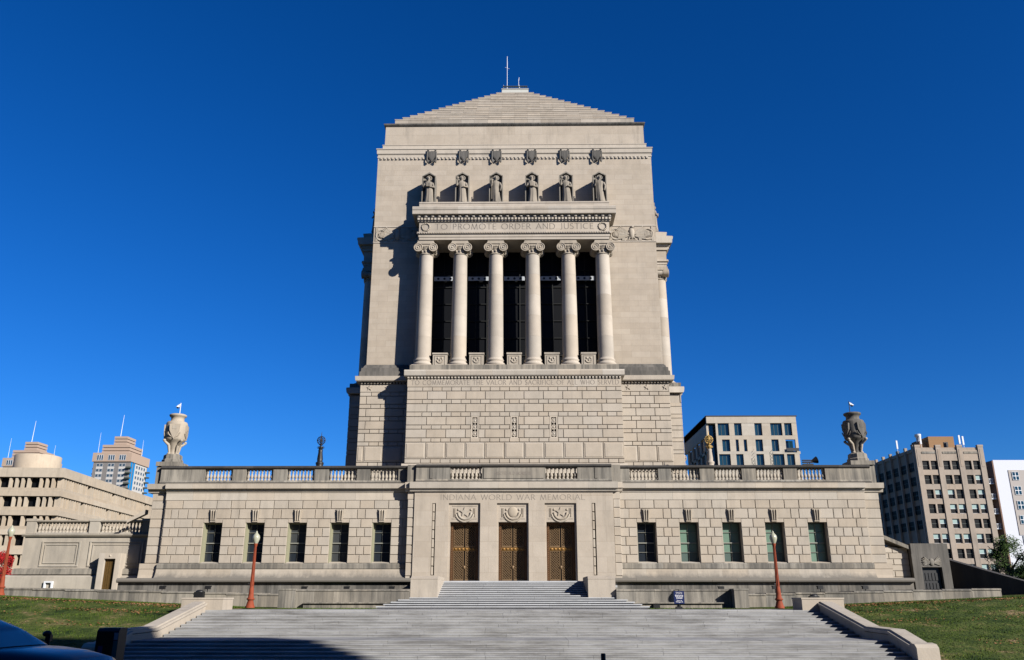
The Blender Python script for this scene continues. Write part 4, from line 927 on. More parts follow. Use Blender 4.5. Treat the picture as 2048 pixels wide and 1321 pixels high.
R2 = empty("stair_flank_wall", (31.8, 72, 1.9), "rusticated limestone wall with a sloping coping between the corner and the dark portal", "wall")
m = MB()
for r in range(6):
    z0 = 2.9 + .48 * r; xe = 33.0 if r < 5 else 32.2
    if r % 2: course(m, [30.9, 31.7, xe], z0, z0 + .48, 72.0, .1)
    else: course(m, [30.9, 31.35, xe], z0, z0 + .48, 72.0, .1)
m.box(30.9, 32.96, 72.06, 76, 1.0, 5.7, .4); m.build("wall", block, R2)
m = MB(); m.prism([(30.5, 6.62), (33.05, 5.55), (33.05, 5.85), (30.5, 6.95)], 71.6, 73.5, .4); m.build("coping", dirty, R2)
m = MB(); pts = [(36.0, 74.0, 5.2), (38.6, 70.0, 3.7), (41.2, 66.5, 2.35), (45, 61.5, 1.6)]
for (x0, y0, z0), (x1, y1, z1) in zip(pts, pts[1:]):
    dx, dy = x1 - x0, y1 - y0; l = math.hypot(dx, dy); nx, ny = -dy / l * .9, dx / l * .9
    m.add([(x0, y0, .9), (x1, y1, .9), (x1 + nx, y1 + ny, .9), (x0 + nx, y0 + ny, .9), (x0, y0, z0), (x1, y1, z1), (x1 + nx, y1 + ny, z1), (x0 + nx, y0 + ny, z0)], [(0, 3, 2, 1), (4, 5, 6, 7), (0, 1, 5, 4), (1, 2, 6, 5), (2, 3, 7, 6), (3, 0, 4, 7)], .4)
tag(m.build("ramp_wall", sooty), "wall coloured black for its shade, sloping down behind the end of the right retaining wall", "wall")  # soot-black stone puts the wall's deep shade into its colour

# ================================================================== THINGS ON AND AROUND THE MEMORIAL
def urn(x, label, soot):
    US = np.array(Matrix.Translation((x, 71.1, 0)) @ Matrix.Diagonal((.90, .90, 1, 1)) @ Matrix.Translation((-x, -71.1, 0))); u = empty("stone_urn", (x, 71.1, 12.42), label, "urn", "stone urns on the corners of the base"); M_ = grime if soot else carve; D_ = dirty
    m = MB(); m.box(x - 1.0, x + 1.0, 70.15, 72.1, 12.42, 12.78, .5); m.lathe([(.88, 12.785), (.88, 13.0), (.78, 13.1), (.76, 13.42), (.62, 13.52)], x, 71.1, 8, .5, smooth=False, ph=R(22.5)); m.build("pedestal", D_, u)
    m = MB(US); m.lathe([(.40, 13.5), (.34, 13.75), (.38, 14.0), (.58, 14.4), (.74, 14.62), (.90, 14.72), (.97, 14.85), (1.0, 15.4), (1.0, 16.1), (.97, 16.25), (.90, 16.35), (.64, 16.42), (.60, 16.6), (.62, 16.75), (.74, 16.83), (.80, 16.9), (.80, 17.0), (.70, 17.05)], x, 71.1, 36, .5)
    m.build("body", M_ if soot else carve, u)
    for k in range(4):
        a = R(45 + 90 * k + (8 if x < 0 else -8)); c_, s_ = math.cos(a), math.sin(a); m = MB(US)
        m.tube((x + .42 * c_, 71.1 + .42 * s_, 13.5), (x + .60 * c_, 71.1 + .60 * s_, 14.3), .10, .15, 8); m.tube((x + .60 * c_, 71.1 + .60 * s_, 14.3), (x + 1.12 * c_, 71.1 + 1.12 * s_, 14.62), .14, .10, 8); m.ell((x + 1.1 * c_, 71.1 + 1.1 * s_, 14.66), (.15, .15, .12)); m.ell((x + .5 * c_, 71.1 + .5 * s_, 13.56), (.17, .17, .1)); m.build("ram_head_bracket", carve, u)
    for k in range(4):
        a = R(-90 + 90 * k + (12 if x < 0 else 20)); m = MB(np.array(Matrix.Translation((x, 71.1, 0)) @ Matrix.Diagonal((.86, .86, 1, 1)) @ Matrix.Rotation(a + R(90), 4, 'Z')))
        m.prism([(-.45, 15.5), (0, 14.75), (.45, 15.5), (.5, 16.05), (-.5, 16.05)], -1.10, -.8, .5); m.prism([(-.22, 15.62), (.22, 15.62), (.22, 15.9), (-.22, 15.9)], -1.12, -1.08, .3); m.torus((0, -1.02, 15.55), .62, .05, a0=R(200), a1=R(340), n=12); m.build("shield", M_ if soot else carve, u)
urn(-29.5, "tall stone urn with ram heads, pale and sunlit, on the base's left corner", False); urn(29.45, "tall soot-darkened stone urn with ram heads on the base's right corner", True)
def cctv(x, s_, label):
    c = empty("security_camera", (x, 71.1, 17.02), label, "camera", "dome cameras on the urns")
    m = MB(); m.tube((x, 71.1, 17.02), (x, 71.1, 18.1), .035, .03, 8); m.build("pole", whitem if s_ < 0 else blackm, c)
    CM = np.array(Matrix.Translation((x, 71.1, 17.9)) @ Matrix.Diagonal((.78, .78, .78, 1)) @ Matrix.Translation((-x, -71.1, -17.9)))
    m = MB(CM); m.prism([(x + s_ * .02, 18.05), (x + s_ * .30, 17.88), (x + s_ * .42, 17.74), (x + s_ * .12, 17.74), (x + s_ * .02, 17.9)][::(1 if s_ < 0 else -1)], 71.0, 71.2, .5); m.lathe([(.20, 17.68), (.20, 17.74), (.08, 17.82)], x + s_ * .3, 71.1, 14, .5); m.build("housing", whitem, c)
    m = MB(CM); m.ell((x + s_ * .3, 71.1, 17.64), (.12, .12, .12)); m.build("dome", blackm, c)
cctv(-29.4, -1, "white dome camera on a pole standing in the pale left urn"); cctv(29.3, 1, "dome camera on a dark pole standing in the sooty right urn")
def armillary(x, y, label, pm, gm_, sc=1.0):
    a = empty("armillary_lamp", (x, y, 11.0), label, "lamp post", "armillary lamp posts on the roof terrace")
    m = MB(); m.lathe([(.42, 11.0), (.42, 12.3), (.34, 12.45), (.36, 12.9), (.30, 13.0), (.36, 13.15), (.36, 13.25), (.24, 13.35), (.26, 13.6), (.19, 14.2), (.21, 14.35), (.17, 14.42)], x, y, 16, .5); m.build("post", pm, a)
    m = MB(); m.lathe([(.17, 14.43), (.22, 14.6), (.26, 14.68), (.08, 14.75), (.08, 14.84), (.22, 14.86), (.06, 14.92)], x, y, 12, .5)
    for k in range(4): q = math.tau * k / 4; m.torus((x + .24 * math.cos(q), y + .24 * math.sin(q), 14.62), .08, .02, n=8, m=5)
    c = (x, y, 15.27); m.torus(c, .36, .035, 'y'); m.torus(c, .36, .035, 'x'); m.torus(c, .36, .03, 'z'); m.torus((x, y, 15.45), .30, .02, 'z'); m.torus((x, y, 15.09), .30, .02, 'z'); m.tube((x, y, 14.9), (x, y, 15.65), .03, .03, 6); m.tube((x, y, 15.62), (x, y, 16.05), .04, .008, 6); m.ell(c, (.09, .09, .09)); m.build("armillary_sphere", gm_, a)
armillary(-17.45, 74, "dark bronze armillary lamp standing above the left parapet", blackm, blackm); armillary(17.5, 74, "pale stone lamp post topped by a gilded armillary sphere behind the right parapet", cheek_m, gold)
armillary(-16.9, 84.5, "dark armillary lamp mostly hidden at the tower's left foot", blackm, blackm); armillary(17.1, 84.5, "gilded armillary lamp mostly hidden at the tower's right foot", cheek_m, gold)
hh = MB(); x, y = 25.9, 72.5
hh.tube((x - .3, y, 11.0), (x - .3, y, 12.9), .05, .05, 6); hh.box(x - .7, x + .2, y - .1, y + .2, 12.75, 12.85); hh.box(x - .7, x + .2, y - .1, y + .2, 12.95, 13.05); hh.box(x - .7, x + .2, y - .1, y + .2, 13.13, 13.2); hh.tube((x + .05, y, 13.05), (x + .55, y, 13.2), .10, .32, 10); hh.tube((x - .1, y, 12.5), (x - .1, y, 13.0), .04, .04, 6)
tag(hh.build("siren_horn", blackm), "black horn loudspeaker and bracket standing behind the right end of the parapet", "loudspeaker")
for x, h_ in ((21.2, 1.15), (22.85, 1.7)):
    m = MB(); y = 73.5
    for dx in (-.14, .14): m.tube((x + dx, y, 11), (x + dx, y, 12.35 + h_), .02, .02, 5)
    for k in range(9): z = 11.6 + k * .3; m.tube((x - .14, y, z), (x + .14, y, z + .3), .014, .014, 4); m.tube((x + .14, y, z + .01), (x - .14, y, z + .31), .014, .014, 4) if z + .3 < 12.4 + h_ else None
    tag(m.build("lattice_mast", darkpaint), "short dark lattice mast behind the parapet" if h_ < 1.5 else "taller grey lattice mast behind the parapet", "mast")

# street lamps
def street_lamp(loc, label):
    x, y, z = 0, 0, 0; e = empty("street_lamp", (0, 0, 0), label, "street lamp", "orange-red lamp posts on the lawn edge")
    m = MB(np.array(Matrix.Diagonal((.84, .84, 1, 1)))); m.lathe([(.36, 0), (.36, .10), (.30, .16), (.27, .30), (.22, .42), (.24, .50), (.31, .52), (.31, .58), (.22, .64), (.19, .90), (.165, 1.25), (.15, 1.27), (.15, 1.33), (.125, 1.38), (.105, 2.6), (.085, 3.85), (.12, 3.90), (.13, 4.0), (.16, 4.04), (.16, 4.09)], 0, 0, 20, .5)
    for k in range(8): a = math.tau * k / 8; m.tube((.14 * math.cos(a), .14 * math.sin(a), 1.36), (.085 * math.cos(a), .085 * math.sin(a), 3.84), .022, .014, 4)
    m.build("post", rust, e)
    m = MB(); m.lathe([(.11, 4.09), (.17, 4.2), (.235, 4.38), (.245, 4.5), (.21, 4.62), (.13, 4.72), (.07, 4.78), (.06, 4.86), (.02, 4.92)], 0, 0, 20, .5); m.build("globe", globe_m, e)
    m = MB(); m.tube((-.14, -.05, 1.5), (-.22, -.05, 1.5), .04, .06, 6); m.build("bracket", blackm, e)
    move(e, loc); return e
l0 = street_lamp((-17.2, 57, 1.12), "orange-red street lamp with a milky globe left of the stairs, before the second window")
copy_tree(l0, None, (17.45, 57, 1.10), 0, "orange-red street lamp with a milky globe right of the stairs, before the right windows")
copy_tree(l0, None, (-36.9, 62, 1.92), 0, "orange-red street lamp at the far left end of the low retaining wall")
# floodlights
def flood(x, y, z, label, zb):
    e = empty("floodlight", (x, y, zb), label, "floodlight", "black floodlights on the low walls")
    m = MB(); m.tube((x, y, zb), (x, y, z), .035, .035, 6); m.build("stem", blackm, e)
    m = MB(); m.box(x - .20, x + .20, y - .12, y + .16, z - .06, z + .17); m.box(x - .24, x + .24, y + .12, y + .18, z + .12, z + .20); m.build("housing", blackm, e)
FL = [(-26.9, "first from the left"), (-23.4, "second from the left"), (-16.0, "behind the left bench wall's pier end"), (-12.75, "above the middle of the left bench wall"), (-9.3, "above the left bench wall near the stairs"),
      (15.8, "above the right bench wall near its pier"), (19.9, "just left of the right street lamp"), (23.3, "second from the right"), (26.7, "rightmost of the row")]
for x, t_ in FL: flood(x, 66.0, 2.42 if abs(x) > 17 else 2.38, "small black floodlight before the dark terrace wall, " + t_, 1.9)
for x, s_ in ((-20.7, "left"), (19.8, "right")):
    m = MB(); z = 1.62 if x < 0 else 1.35; m.box(x - .3, x + .3, 57.0, 57.4, z + .1, z + .5); m.ell((x, 57.2, z + .5), (.28, .2, .14)); m.box(x - .05, x + .05, 57.15, 57.25, .8, z + .12)
    tag(m.build("ground_floodlight", blackm), "black ground floodlight behind the pedestal at the head of the stairs, on the %s" % s_, "floodlight")
# information sign
sg_ = empty("sign", (10.9, 57, 1.0), "small navy blue sign with white lettering before the right bench wall", "sign")
m = MB(); m.tube((10.95, 57.05, 1.0), (10.95, 57.05, 2.27), .03, .03, 8); m.tube((10.7, 57.05, 2.25), (10.97, 57.05, 2.25), .02, .02, 6); m.build("post", blackm, sg_)
m = MB(); m.box(10.60, 11.28, 56.96, 57.0, 1.38, 2.16); m.build("panel", signblue, sg_)
m = MB(); m.box(10.7, 11.1, 56.85, 57.25, .98, 1.2); m.build("base", blackm, sg_)
def word(text, x, y, z, size, mat, parent, bold=0.0):
    c = bpy.data.curves.new("lettering", 'FONT'); c.body = text; c.size = size; c.align_x = 'CENTER'; c.extrude = .003; c.offset = bold; c.materials.append(mat); c.resolution_u = 3
    o = bpy.data.objects.new("lettering", c); COL.objects.link(o); o.parent = parent; o.rotation_euler = (R(90), 0, 0)
    me = bpy.data.meshes.new_from_object(o); bpy.data.objects.remove(o); o = bpy.data.objects.new("lettering", me); COL.objects.link(o); o.parent = parent; o.rotation_euler = (R(90), 0, 0)
    o.location = (x - parent.location.x, y - parent.location.y, z - parent.location.z); return o
for t_, z, s_, bd in (("Visitor Entry", 2.05, .085, .001), ("on south side", 1.97, .075, .001), ("Entrance", 1.83, .145, .004), ("Closed", 1.70, .145, .004), ("Enter by", 1.55, .10, .001), ("Michigan St", 1.46, .10, .001)): word(t_, 10.94, 56.955, z, s_, signwhite, sg_, bd)
m = MB(); m.box(9.9, 10.35, 61.3, 61.7, .98, 1.30); tag(m.build("vent_box", blackm), "small black box at the foot of the right bench wall", "box")
m = MB(); m.box(-34.0, -33.1, 0, .1, 0, .1) if False else None
wf = MB(); wx = -40.7
for a, b, c, d in ((wx - .28, wx - .18, 2.2, 2.75), (wx + .18, wx + .28, 2.2, 2.75), (wx - .18, wx + .18, 2.65, 2.75)): pass
wf.box(-39.2, -39.08, 71.55, 71.75, 2.4, 3.05); wf.box(-39.08, -38.6, 71.55, 71.75, 2.93, 3.05); wf.box(-38.6, -38.48, 71.55, 71.75, 2.4, 3.05); tag(wf.build("wall_grille", whitem), "small white square frame at the foot of the left side terrace", "frame")

# parking pay station, meter, bollard
def pay():
    x, y = -8.70, 20; z = ground_z(x, y); e = empty("pay_station", (x, y, z), "dark parking pay station with a teal stripe at the left end of the stairs", "pay station")
    m = MB(); m.box(x - .25, x + .25, y - .2, y + .2, z, 1.06, .5); m.ext([(y - .2, 1.061), (y - .12, 1.13), (y + .2, 1.13), (y + .2, 1.061)], x - .25, x + .25); m.build("cabinet", blackm, e)
    m = MB(); m.box(x + .15, x + .24, y - .205, y - .2, .3, .86); m.build("teal_stripe", plain("teal_sticker", (.0, .16, .2), .5), e)
    m = MB(); m.box(x + .15, x + .24, y - .205, y - .2, .88, 1.03); m.build("label_plate", plain("pale_sticker", (.25, .35, .5), .5), e)
    m = MB(); m.box(x - .18, x - .08, y - .205, y - .2, .45, .75); m.build("slot_panel", plain("blue_sticker", (.02, .05, .2), .5), e)
pay()
x, y = -10.17, 20; e = empty("parking_meter", (x, y, ground_z(x, y)), "black parking meter with a rounded head behind the car's bonnet", "parking meter")
m = MB(); m.tube((x, y, ground_z(x, y)), (x + .03, y, .9), .04, .05, 8); m.build("post", blackm, e); m = MB(); m.ell((x - .02, y, 1.0), (.11, .08, .07)); m.box(x - .02, x + .09, y - .06, y + .06, .84, .98); m.build("head", blackm, e)
m = MB(); m.lathe([(.06, ground_z(2.68, 22)), (.06, .44), (.05, .47)], 2.68, 22, 12, .5); tag(m.build("bollard", blackm), "black post top at the bottom edge before the stairs", "bollard")

# ------------------------------------------------------------------ dark blue car at the kerb
CAR = empty("parked_car", (-8.1, 14.9, 0), "dark blue parked car with tinted side window at the lower left", "car")
def loft(sts, n=28):
    """stations (x, half width, z bottom, z top, roundness) -> closed superellipse hull"""
    vs = []; fs = []
    for x, hw, zb, zt_, p in sts:
        zc, hz = (zb + zt_) / 2, (zt_ - zb) / 2
        for k in range(n):
            a = math.tau * k / n; c, s_ = math.cos(a), math.sin(a)
            vs.append((x, 14.9 + hw * math.copysign(abs(c) ** (2 / p), c), zc + hz * math.copysign(abs(s_) ** (2 / p), s_)))
    for i in range(len(sts) - 1):
        for k in range(n): k2 = (k + 1) % n; fs.append((i * n + k, i * n + k2, (i + 1) * n + k2, (i + 1) * n + k))
    fs.append(tuple(range(n))); fs.append(tuple(reversed(range((len(sts) - 1) * n, len(sts) * n)))); m = MB(); m.add(vs, fs, .5, 0, True); return m
loft([(-10.45, .6, .45, .75, 3), (-10.4, .78, .3, .95, 4), (-10.1, .86, .22, 1.03, 5), (-9.3, .9, .2, 1.05, 5), (-8.3, .91, .2, 1.03, 5), (-7.4, .9, .2, 1.01, 5), (-6.9, .89, .2, 1.00, 4.5), (-6.4, .86, .22, .95, 4), (-5.95, .78, .26, .86, 3.5), (-5.75, .6, .35, .70, 3)]).build("body", carpaint, CAR)
gh = loft([(-10.3, .62, .9, 1.02, 4), (-9.8, .66, .9, 1.30, 4), (-9.3, .66, .9, 1.42, 4), (-8.5, .66, .9, 1.46, 4), (-8.1, .66, .9, 1.43, 4), (-7.7, .67, .9, 1.28, 4), (-7.25, .70, .9, 1.02, 4)]).build("cabin", carpaint, CAR)
for y0 in (14.9 - .70, 14.9 + .66):
    m = MB(); m.prism([(-9.3, 1.06), (-8.45, 1.06), (-8.45, 1.36), (-9.0, 1.34)], y0, y0 + .05, .5); m.build("rear_side_window", carglass, CAR); m = MB()
    m.prism([(-8.60, 1.06), (-7.50, 1.06), (-7.75, 1.22), (-8.1, 1.35), (-8.60, 1.36)], y0, y0 + .05, .5); m.build("side_window", carglass, CAR)
if False:
    m.prism([(-9.3, 1.06), (-8.45, 1.06), (-8.45, 1.36), (-9.0, 1.34)], y0, y0 + .05, .5); m.prism([(-8.38, 1.06), (-7.25, 1.06), (-7.5, 1.22), (-7.85, 1.36), (-8.38, 1.37)], y0, y0 + .05, .5)
for wx in (-9.55, -6.65):
    for wy in (14.05, 15.6):
        m = MB(); m.tube((wx, wy, .33), (wx, wy + .2, .33), .33, .33, 24); w = m.build("wheel", rubber, CAR); m = MB(); m.tube((wx, wy - .01, .33), (wx, wy + .01, .33), .2, .2, 16); m.build("rim", whitem, w)
for wy in (14.25, 15.4):
    m = MB(); m.ell((-5.88, wy + .05, .68), (.08, .16, .07)); m.build("headlight", whitem, CAR)
m = MB(); m.ell((-7.25, 13.88, 1.06), (.09, .1, .07)); m.build("door_mirror", carpaint, CAR)

CAR.location.x -= .50; CAR.rotation_euler = (0, 0, R(-8))
# ================================================================== BUILDINGS AROUND
def win_mesh(w, h, frame, glass, nx=2, nz=2, t=.07, blind=None):
    m = MB(); m.box(-w / 2, w / 2, -.02, .02, 0, h, mi=1)
    for i in range(nx + 1): x = -w / 2 + w * i / nx; m.box(max(-w / 2, x - t / 2), min(w / 2, x + t / 2), -.06, -.02, 0, h)
    for i in range(nz + 1): z = h * i / nz; m.box(-w / 2, w / 2, -.055, -.025, max(0, z - t / 2), min(h, z + t / 2))
    if blind: m.box(-w / 2 + t, w / 2 - t, -.03, -.022, h * blind, h - t, mi=2)
    return m.mesh("window", [frame, glass] + ([blindm] if blind else []))
blindm = plain("pale_roller_blind", (.30, .42, .40), .6)
def place(mesh, name, parent, pts):
    for x, y, z, rz in pts:
        o = bpy.data.objects.new(name, mesh); COL.objects.link(o); o.parent = parent; o.location = (x, y, z); o.rotation_euler = (0, 0, rz)
def recess(m, x0, x1, z0, z1, d): m.box(x0, x1, 0, d, z0, z1)
# brutalist office, far left (local frame: corner at origin, front runs to -x, side runs to +y)
OF = empty("precast_office_building", (-88.3, 160, 0), "long tan precast concrete office with finned window bands on the left edge", "building"); OF.rotation_euler = (0, 0, R(5.2))
def inframe(build_fn, name, mat, parent):
    m = MB(); build_fn(m); me = m.mesh(name, mat); o = bpy.data.objects.new(name, me); COL.objects.link(o); o.parent = parent; return o
FLZ = [(21.8, 23.8), (18.2, 20.2), (14.6, 16.6), (11.0, 13.0), (7.4, 9.4), (3.8, 5.8)]
inframe(lambda m: m.box(-60, -1.2, 1.2, 60, 0, 23.9), "core", darkglass, OF)
def of_band(m, z0, z1, o_=0.0):
    for a, b in ((0, 12), (12, 24), (24, 60)): m.box(-b + .01 - (0 if a else 0), -a - .01 if a else o_, -o_, .9, z0, z1)
    for a, b in zip(lin(.9, 60, 8), lin(.9, 60, 8)[1:]): m.box(-.9, o_, a + .01, b - .01, z0, z1)
inframe(lambda m: (of_band(m, 23.8, 25.6, .35), m.box(-60, -.9, .9, 60, 25.0, 25.3)), "roof_band", precast, OF)
prev = 21.8
for i, (z0, z1) in enumerate(FLZ):
    nz = FLZ[i + 1][1] if i + 1 < len(FLZ) else 0
    def fins(m, z0=z0, z1=z1, i=i):
        random.seed(20 + i); x = 1.6
        while x < 28:
            for q in range(random.choice((1, 3, 4, 5))): m.prism([(-x - .22, z0), (-x + .22, z0), (-x + .22, z1), (-x - .22, z1)], -.05, .95); x += 1.12
            x += 1.15
        y = .5
        while y < 60:
            for q in range(random.choice((6, 9, 11))): m.box(-.95, .05, y, y + .55, z0, z1); y += 1.12
            y += .95
    inframe(lambda m: (of_band(m, nz, z0 - .62, .3), of_band(m, z0 - .6, z0, .12), fins(m)), "slatted_band", precast, OF)
    inframe(lambda m: (m.box(-60, -1.0, 1.0, 1.1, z0, z1), m.box(-1.1, -1.0, 1.1, 60, z0, z1)), "window_band", darkglass, OF)
inframe(lambda m: m.lathe([(4.3, 25.0), (4.3, 29.1), (4.2, 29.2)], -9.3, 9, 40, .5), "roof_drum", precast, OF)
# two high-rise towers far away
def highrise(loc, rz, label):
    T = empty("apartment_tower", loc, label, "apartment tower", "twin stepped apartment towers in the distance"); Wd, D, H = 25, 27, 96
    inframe(lambda m: m.box(-Wd, 0, 0, D, 0, 89.5), "body", greyblock, T); inframe(lambda m: (m.box(-Wd - .8, .8, -.8, D + .8, 89.5, 95.5)), "top_storeys", towertan, T)
    inframe(lambda m: [m.box(-Wd + 3, -4 + 1, 3, D - 4, 95.5 + k * 2.2, 97.2 + k * 2.2) for k in range(3)] + [m.box(-Wd + 4, -3.6, 4, D - 5, 95.5, 101)], "crown", towertan, T)
    inframe(lambda m: [m.box(-Wd + 9, -7, 6, D - 8, 102.2 + k * 2.1, 103.8 + k * 2.1) for k in range(3)] + [m.box(-Wd + 9.6, -7.6, 6.6, D - 8.6, 101, 108)], "penthouse", towertan, T)
    wm = win_mesh(1.9, 2.0, whitem, towerglass, 1, 1, .2); wb = win_mesh(4.4, 3.6, whitem, towerglass, 3, 1, .3)
    pts = []; 
    for r in range(12):
        z = 86.2 - r * 3.55
        for c in (-20.2, -12.4, -4.8):
            for d in (-1.15, 1.15): pts.append((c + d - .3, -.1, z, 0))
    place(wm, "window", T, pts); place(wb, "window", T, [(c - .3, -.95, 90.4, 0) for c in (-20.2, -12.4, -4.8)])
    inframe(lambda m: [m.box(c - 2.6, c + 2.0, -.12, 0, 84.7 - r * 3.55, 86.1 - r * 3.55) for r in range(12) for c in (-20.2, -12.4, -4.8)], "spandrels", palewall, T)
    inframe(lambda m: m.box(0, .15, 8, D - 1, 0, 89.4), "east_wall", palewall, T); sw = win_mesh(2.2, 2.0, whitem, towerglass, 1, 1, .15)
    place(sw, "window", T, [(.25, 10.5 + 3.9 * c, 86.2 - r * 3.55, R(90)) for r in range(12) for c in range(4)])
    inframe(lambda m: [m.box(.1, .4, 1.2, 3.2, 0, 89.4), m.box(.1, .4, 5, 7, 0, 89.4)], "blue_panels", bluepaint, T)
    bm = MB(); bm.box(-1.6, 1.6, -1.2, 1.2, 0, .9); BMs = bm.mesh("balcony", darkpaint)
    place(BMs, "balcony", T, [(x, y, 85.0 - r * 3.55, 0) for r in range(12) for x, y in ((-.2, -.9), (-Wd - 1.2, 6), (1.2, D - 2))])
    wmst = MB(); wmst.tube((-14, 10, 108), (-13.5, 10, 124), .25, .1, 5); wmst.tube((-2, 20, 96), (-2, 20, 108), .15, .06, 5); wmst.tube((-24, 2, 96), (-24, 2, 110), .15, .06, 5)
    o = bpy.data.objects.new("rooftop_mast", wmst.mesh("rooftop_mast", whitem)); COL.objects.link(o); o.parent = T
    return T
highrise((-266, 560, 0), 0, "distant stepped apartment tower with bright blue panels left of the pale urn"); t2 = highrise((-337, 575, -1), 0, "distant stepped apartment tower half hidden behind the concrete office roof")
# modern beige apartment block, right of the tower
MO = empty("modern_apartment_block", (34.6, 150, 0), "modern beige apartment block with dark teal windows behind the right parapet", "building")
inframe(lambda m: (m.box(2.0, 16.2, .6, 22, 0, 24.1), m.box(1.9, 16.4, 0, 22, 29.85 + 2.3, 33.4), m.box(.0, 1.9, 0, 22, 32.15, 33.4)), "shell", palebrick, MO)
def mo_front(m):
    rows = [(29.85, 32.1, [(2.0, 4.05), (5.0, 6.35), (8.7, 10.05), (11.6, 13.7), (14.15, 15.5)]), (26.95, 29.12, [(2.6, 4.0), (5.05, 5.6), (6.5, 7.1), (8.65, 9.95), (11.55, 12.85), (14.1, 15.9)]), (24.2, 26.45, [(1.85, 3.9), (4.95, 6.25), (8.6, 9.95), (11.5, 13.6), (14.1, 15.5)])]
    for z0, z1, ws in rows:
        e = 1.6
        for a, b in ws: m.box(e, a, 0, .5, z0, z1); e = b
        m.box(e, 16.4, 0, .5, z0, z1)
    m.box(1.6, 16.4, 0, .5, 29.125, 29.845); m.box(1.6, 16.6, 0, .5, 26.455, 26.945); m.box(0.4, 16.6, 0, .5, 10, 24.195)
inframe(mo_front, "front_wall", palebrick, MO)
for (w, h, nx), ps in (((2.08, 2.25, 3), [(3.02, 29.85), (12.65, 29.85), (2.87, 24.2), (12.55, 24.2)]), ((1.36, 2.25, 2), [(5.68, 29.85), (9.38, 29.85), (14.83, 29.85), (5.6, 24.2), (9.28, 24.2), (14.8, 24.2)]), ((1.36, 2.17, 2), [(3.3, 26.95), (9.3, 26.95), (12.2, 26.95)]), ((.6, 2.17, 1), [(5.33, 26.95), (6.8, 26.95)])):
    place(win_mesh(w, h, darkpaint, tealglass, nx, 1, .07), "window", MO, [(x, .42, z, 0) for x, z in ps])
inframe(lambda m: m.box(.3, 1.95, 1.2, 3, 10, 32.1), "corner_glazing", tealglass, MO); inframe(lambda m: (m.box(14.1, 15.9, 1.6, 1.7, 26.95, 29.12)), "balcony_door", tealglass, MO); inframe(lambda m: m.box(14.1, 16.3, -.3, -.25, 26.95, 27.5), "balcony_rail", darkroof, MO)
inframe(lambda m: (m.box(0, .4, .5, 22, 29.9, 33.4), m.box(0, .4, .5, 22, 26.8, 27.3), m.box(0, .4, .5, 22, 24, 24.5), [m.box(0, .4, 2 + 4 * k, 3.2 + 4 * k, 10, 29.9) for k in range(5)]), "side_wall", darkroof if False else palebrick, MO)
place(win_mesh(2.2, 2.2, darkpaint, towerglass, 2, 1, .08), "window", MO, [(.25, 4.6 + 4 * k, z, R(-90)) for k in range(4) for z in (27.4, 24.6)])
inframe(lambda m: (m.box(-.1, 16.6, -.1, 22, 33.4, 33.55)), "roof_edge", darkroof, MO)
inframe(lambda m: m.box(-9, -.6, 24, 34, 0, 34.6), "rear_wing", palebrick, MO)
# brick office tower with piers, right
BR = empty("brick_office_tower", (95.7, 200, 0), "eight storey tan brick office tower with stone piers and rooftop antennas at right", "building")
inframe(lambda m: (m.box(.5, 15.7, .5, 32, 0, 35.4), m.box(.2, 15.9, .2, 32, 35.4, 36.2)), "core", tan, BR)
PX = [0, 5.0, 10.1, 15.1]
for x in PX: inframe(lambda m: (m.box(x - .1, x + 1.15, -.15, .6, 0, 36.3), m.box(x - .15, x + 1.2, -.22, .6, 36.3, 36.8), m.box(x + .2, x + .85, -.2, -.15, 31.5, 35.8)), "pier", tan, BR)
ROWS = [32.95 - 3.42 * k for k in range(9)]
def spn(m):
    for i, z in enumerate(ROWS):
        for x in PX[:3]: m.box(x + 1.2, x + 4.9, .05, .5, z + .05, z + (1.3 if i else 2.6)); m.box(x + 2.85, x + 3.25, -.02, .5, z - 2.12, z + .05)
inframe(spn, "spandrels", tan, BR)
inframe(lambda m: [m.box(x + 1.4, x + 4.7, -.05, .05, 34.7, 35.2) for x in PX[:3]], "carved_frieze", dirty, BR)
w1 = win_mesh(1.5, 2.1, darkpaint, darkglass, 1, 2, .08); w2 = win_mesh(1.5, 2.1, whitem, darkglass, 1, 2, .08, .5)
for i, z in enumerate(ROWS):
    for x in PX[:3]:
        for d in (2.05, 4.05): place(w2 if (i > 0 and random.random() < .55) else w1, "window", BR, [(x + d, .35, z - 2.1, 0)])
ys_ = [2.4 + 4.4 * k for k in range(6)]
inframe(lambda m: [m.box(-.12, .5, y - 1.2 - .35, y - 1.2 + .35, 0, 36.5 + .4) for y in ys_], "side_piers", tan, BR)
place(w1, "window", BR, [(.35, y + d, z - 2.1, R(-90)) for y in ys_ for d in (0, 1.05, 2.1) for z in ROWS[:5]][:90])
inframe(lambda m: (m.box(5.0, 11.2, 3, 12, 36.2, 39.4), m.box(3.2, 5.0, 4, 9, 36.2, 38.4)), "penthouse", brownbrick, BR); inframe(lambda m: m.box(8.6, 9.6, 2.9, 3.0, 36.8, 38.0), "penthouse_door", blackm, BR)
inframe(lambda m: m.lathe([(.5, 38.4), (.5, 39.8), (.75, 39.9), (.75, 40.5)], 4.0, 6, 12, .5), "water_cap", whitem, BR)
for x, y in ((-.6, 8), (2.2, 1.2), (11.4, .8), (13.0, 2.2)): inframe(lambda m: (m.box(x - .18, x + .18, y - .1, y + .1, 37.2, 39.3), m.tube((x, y, 36), (x, y, 38), .06, .06, 5)), "panel_antenna", whitem, BR)
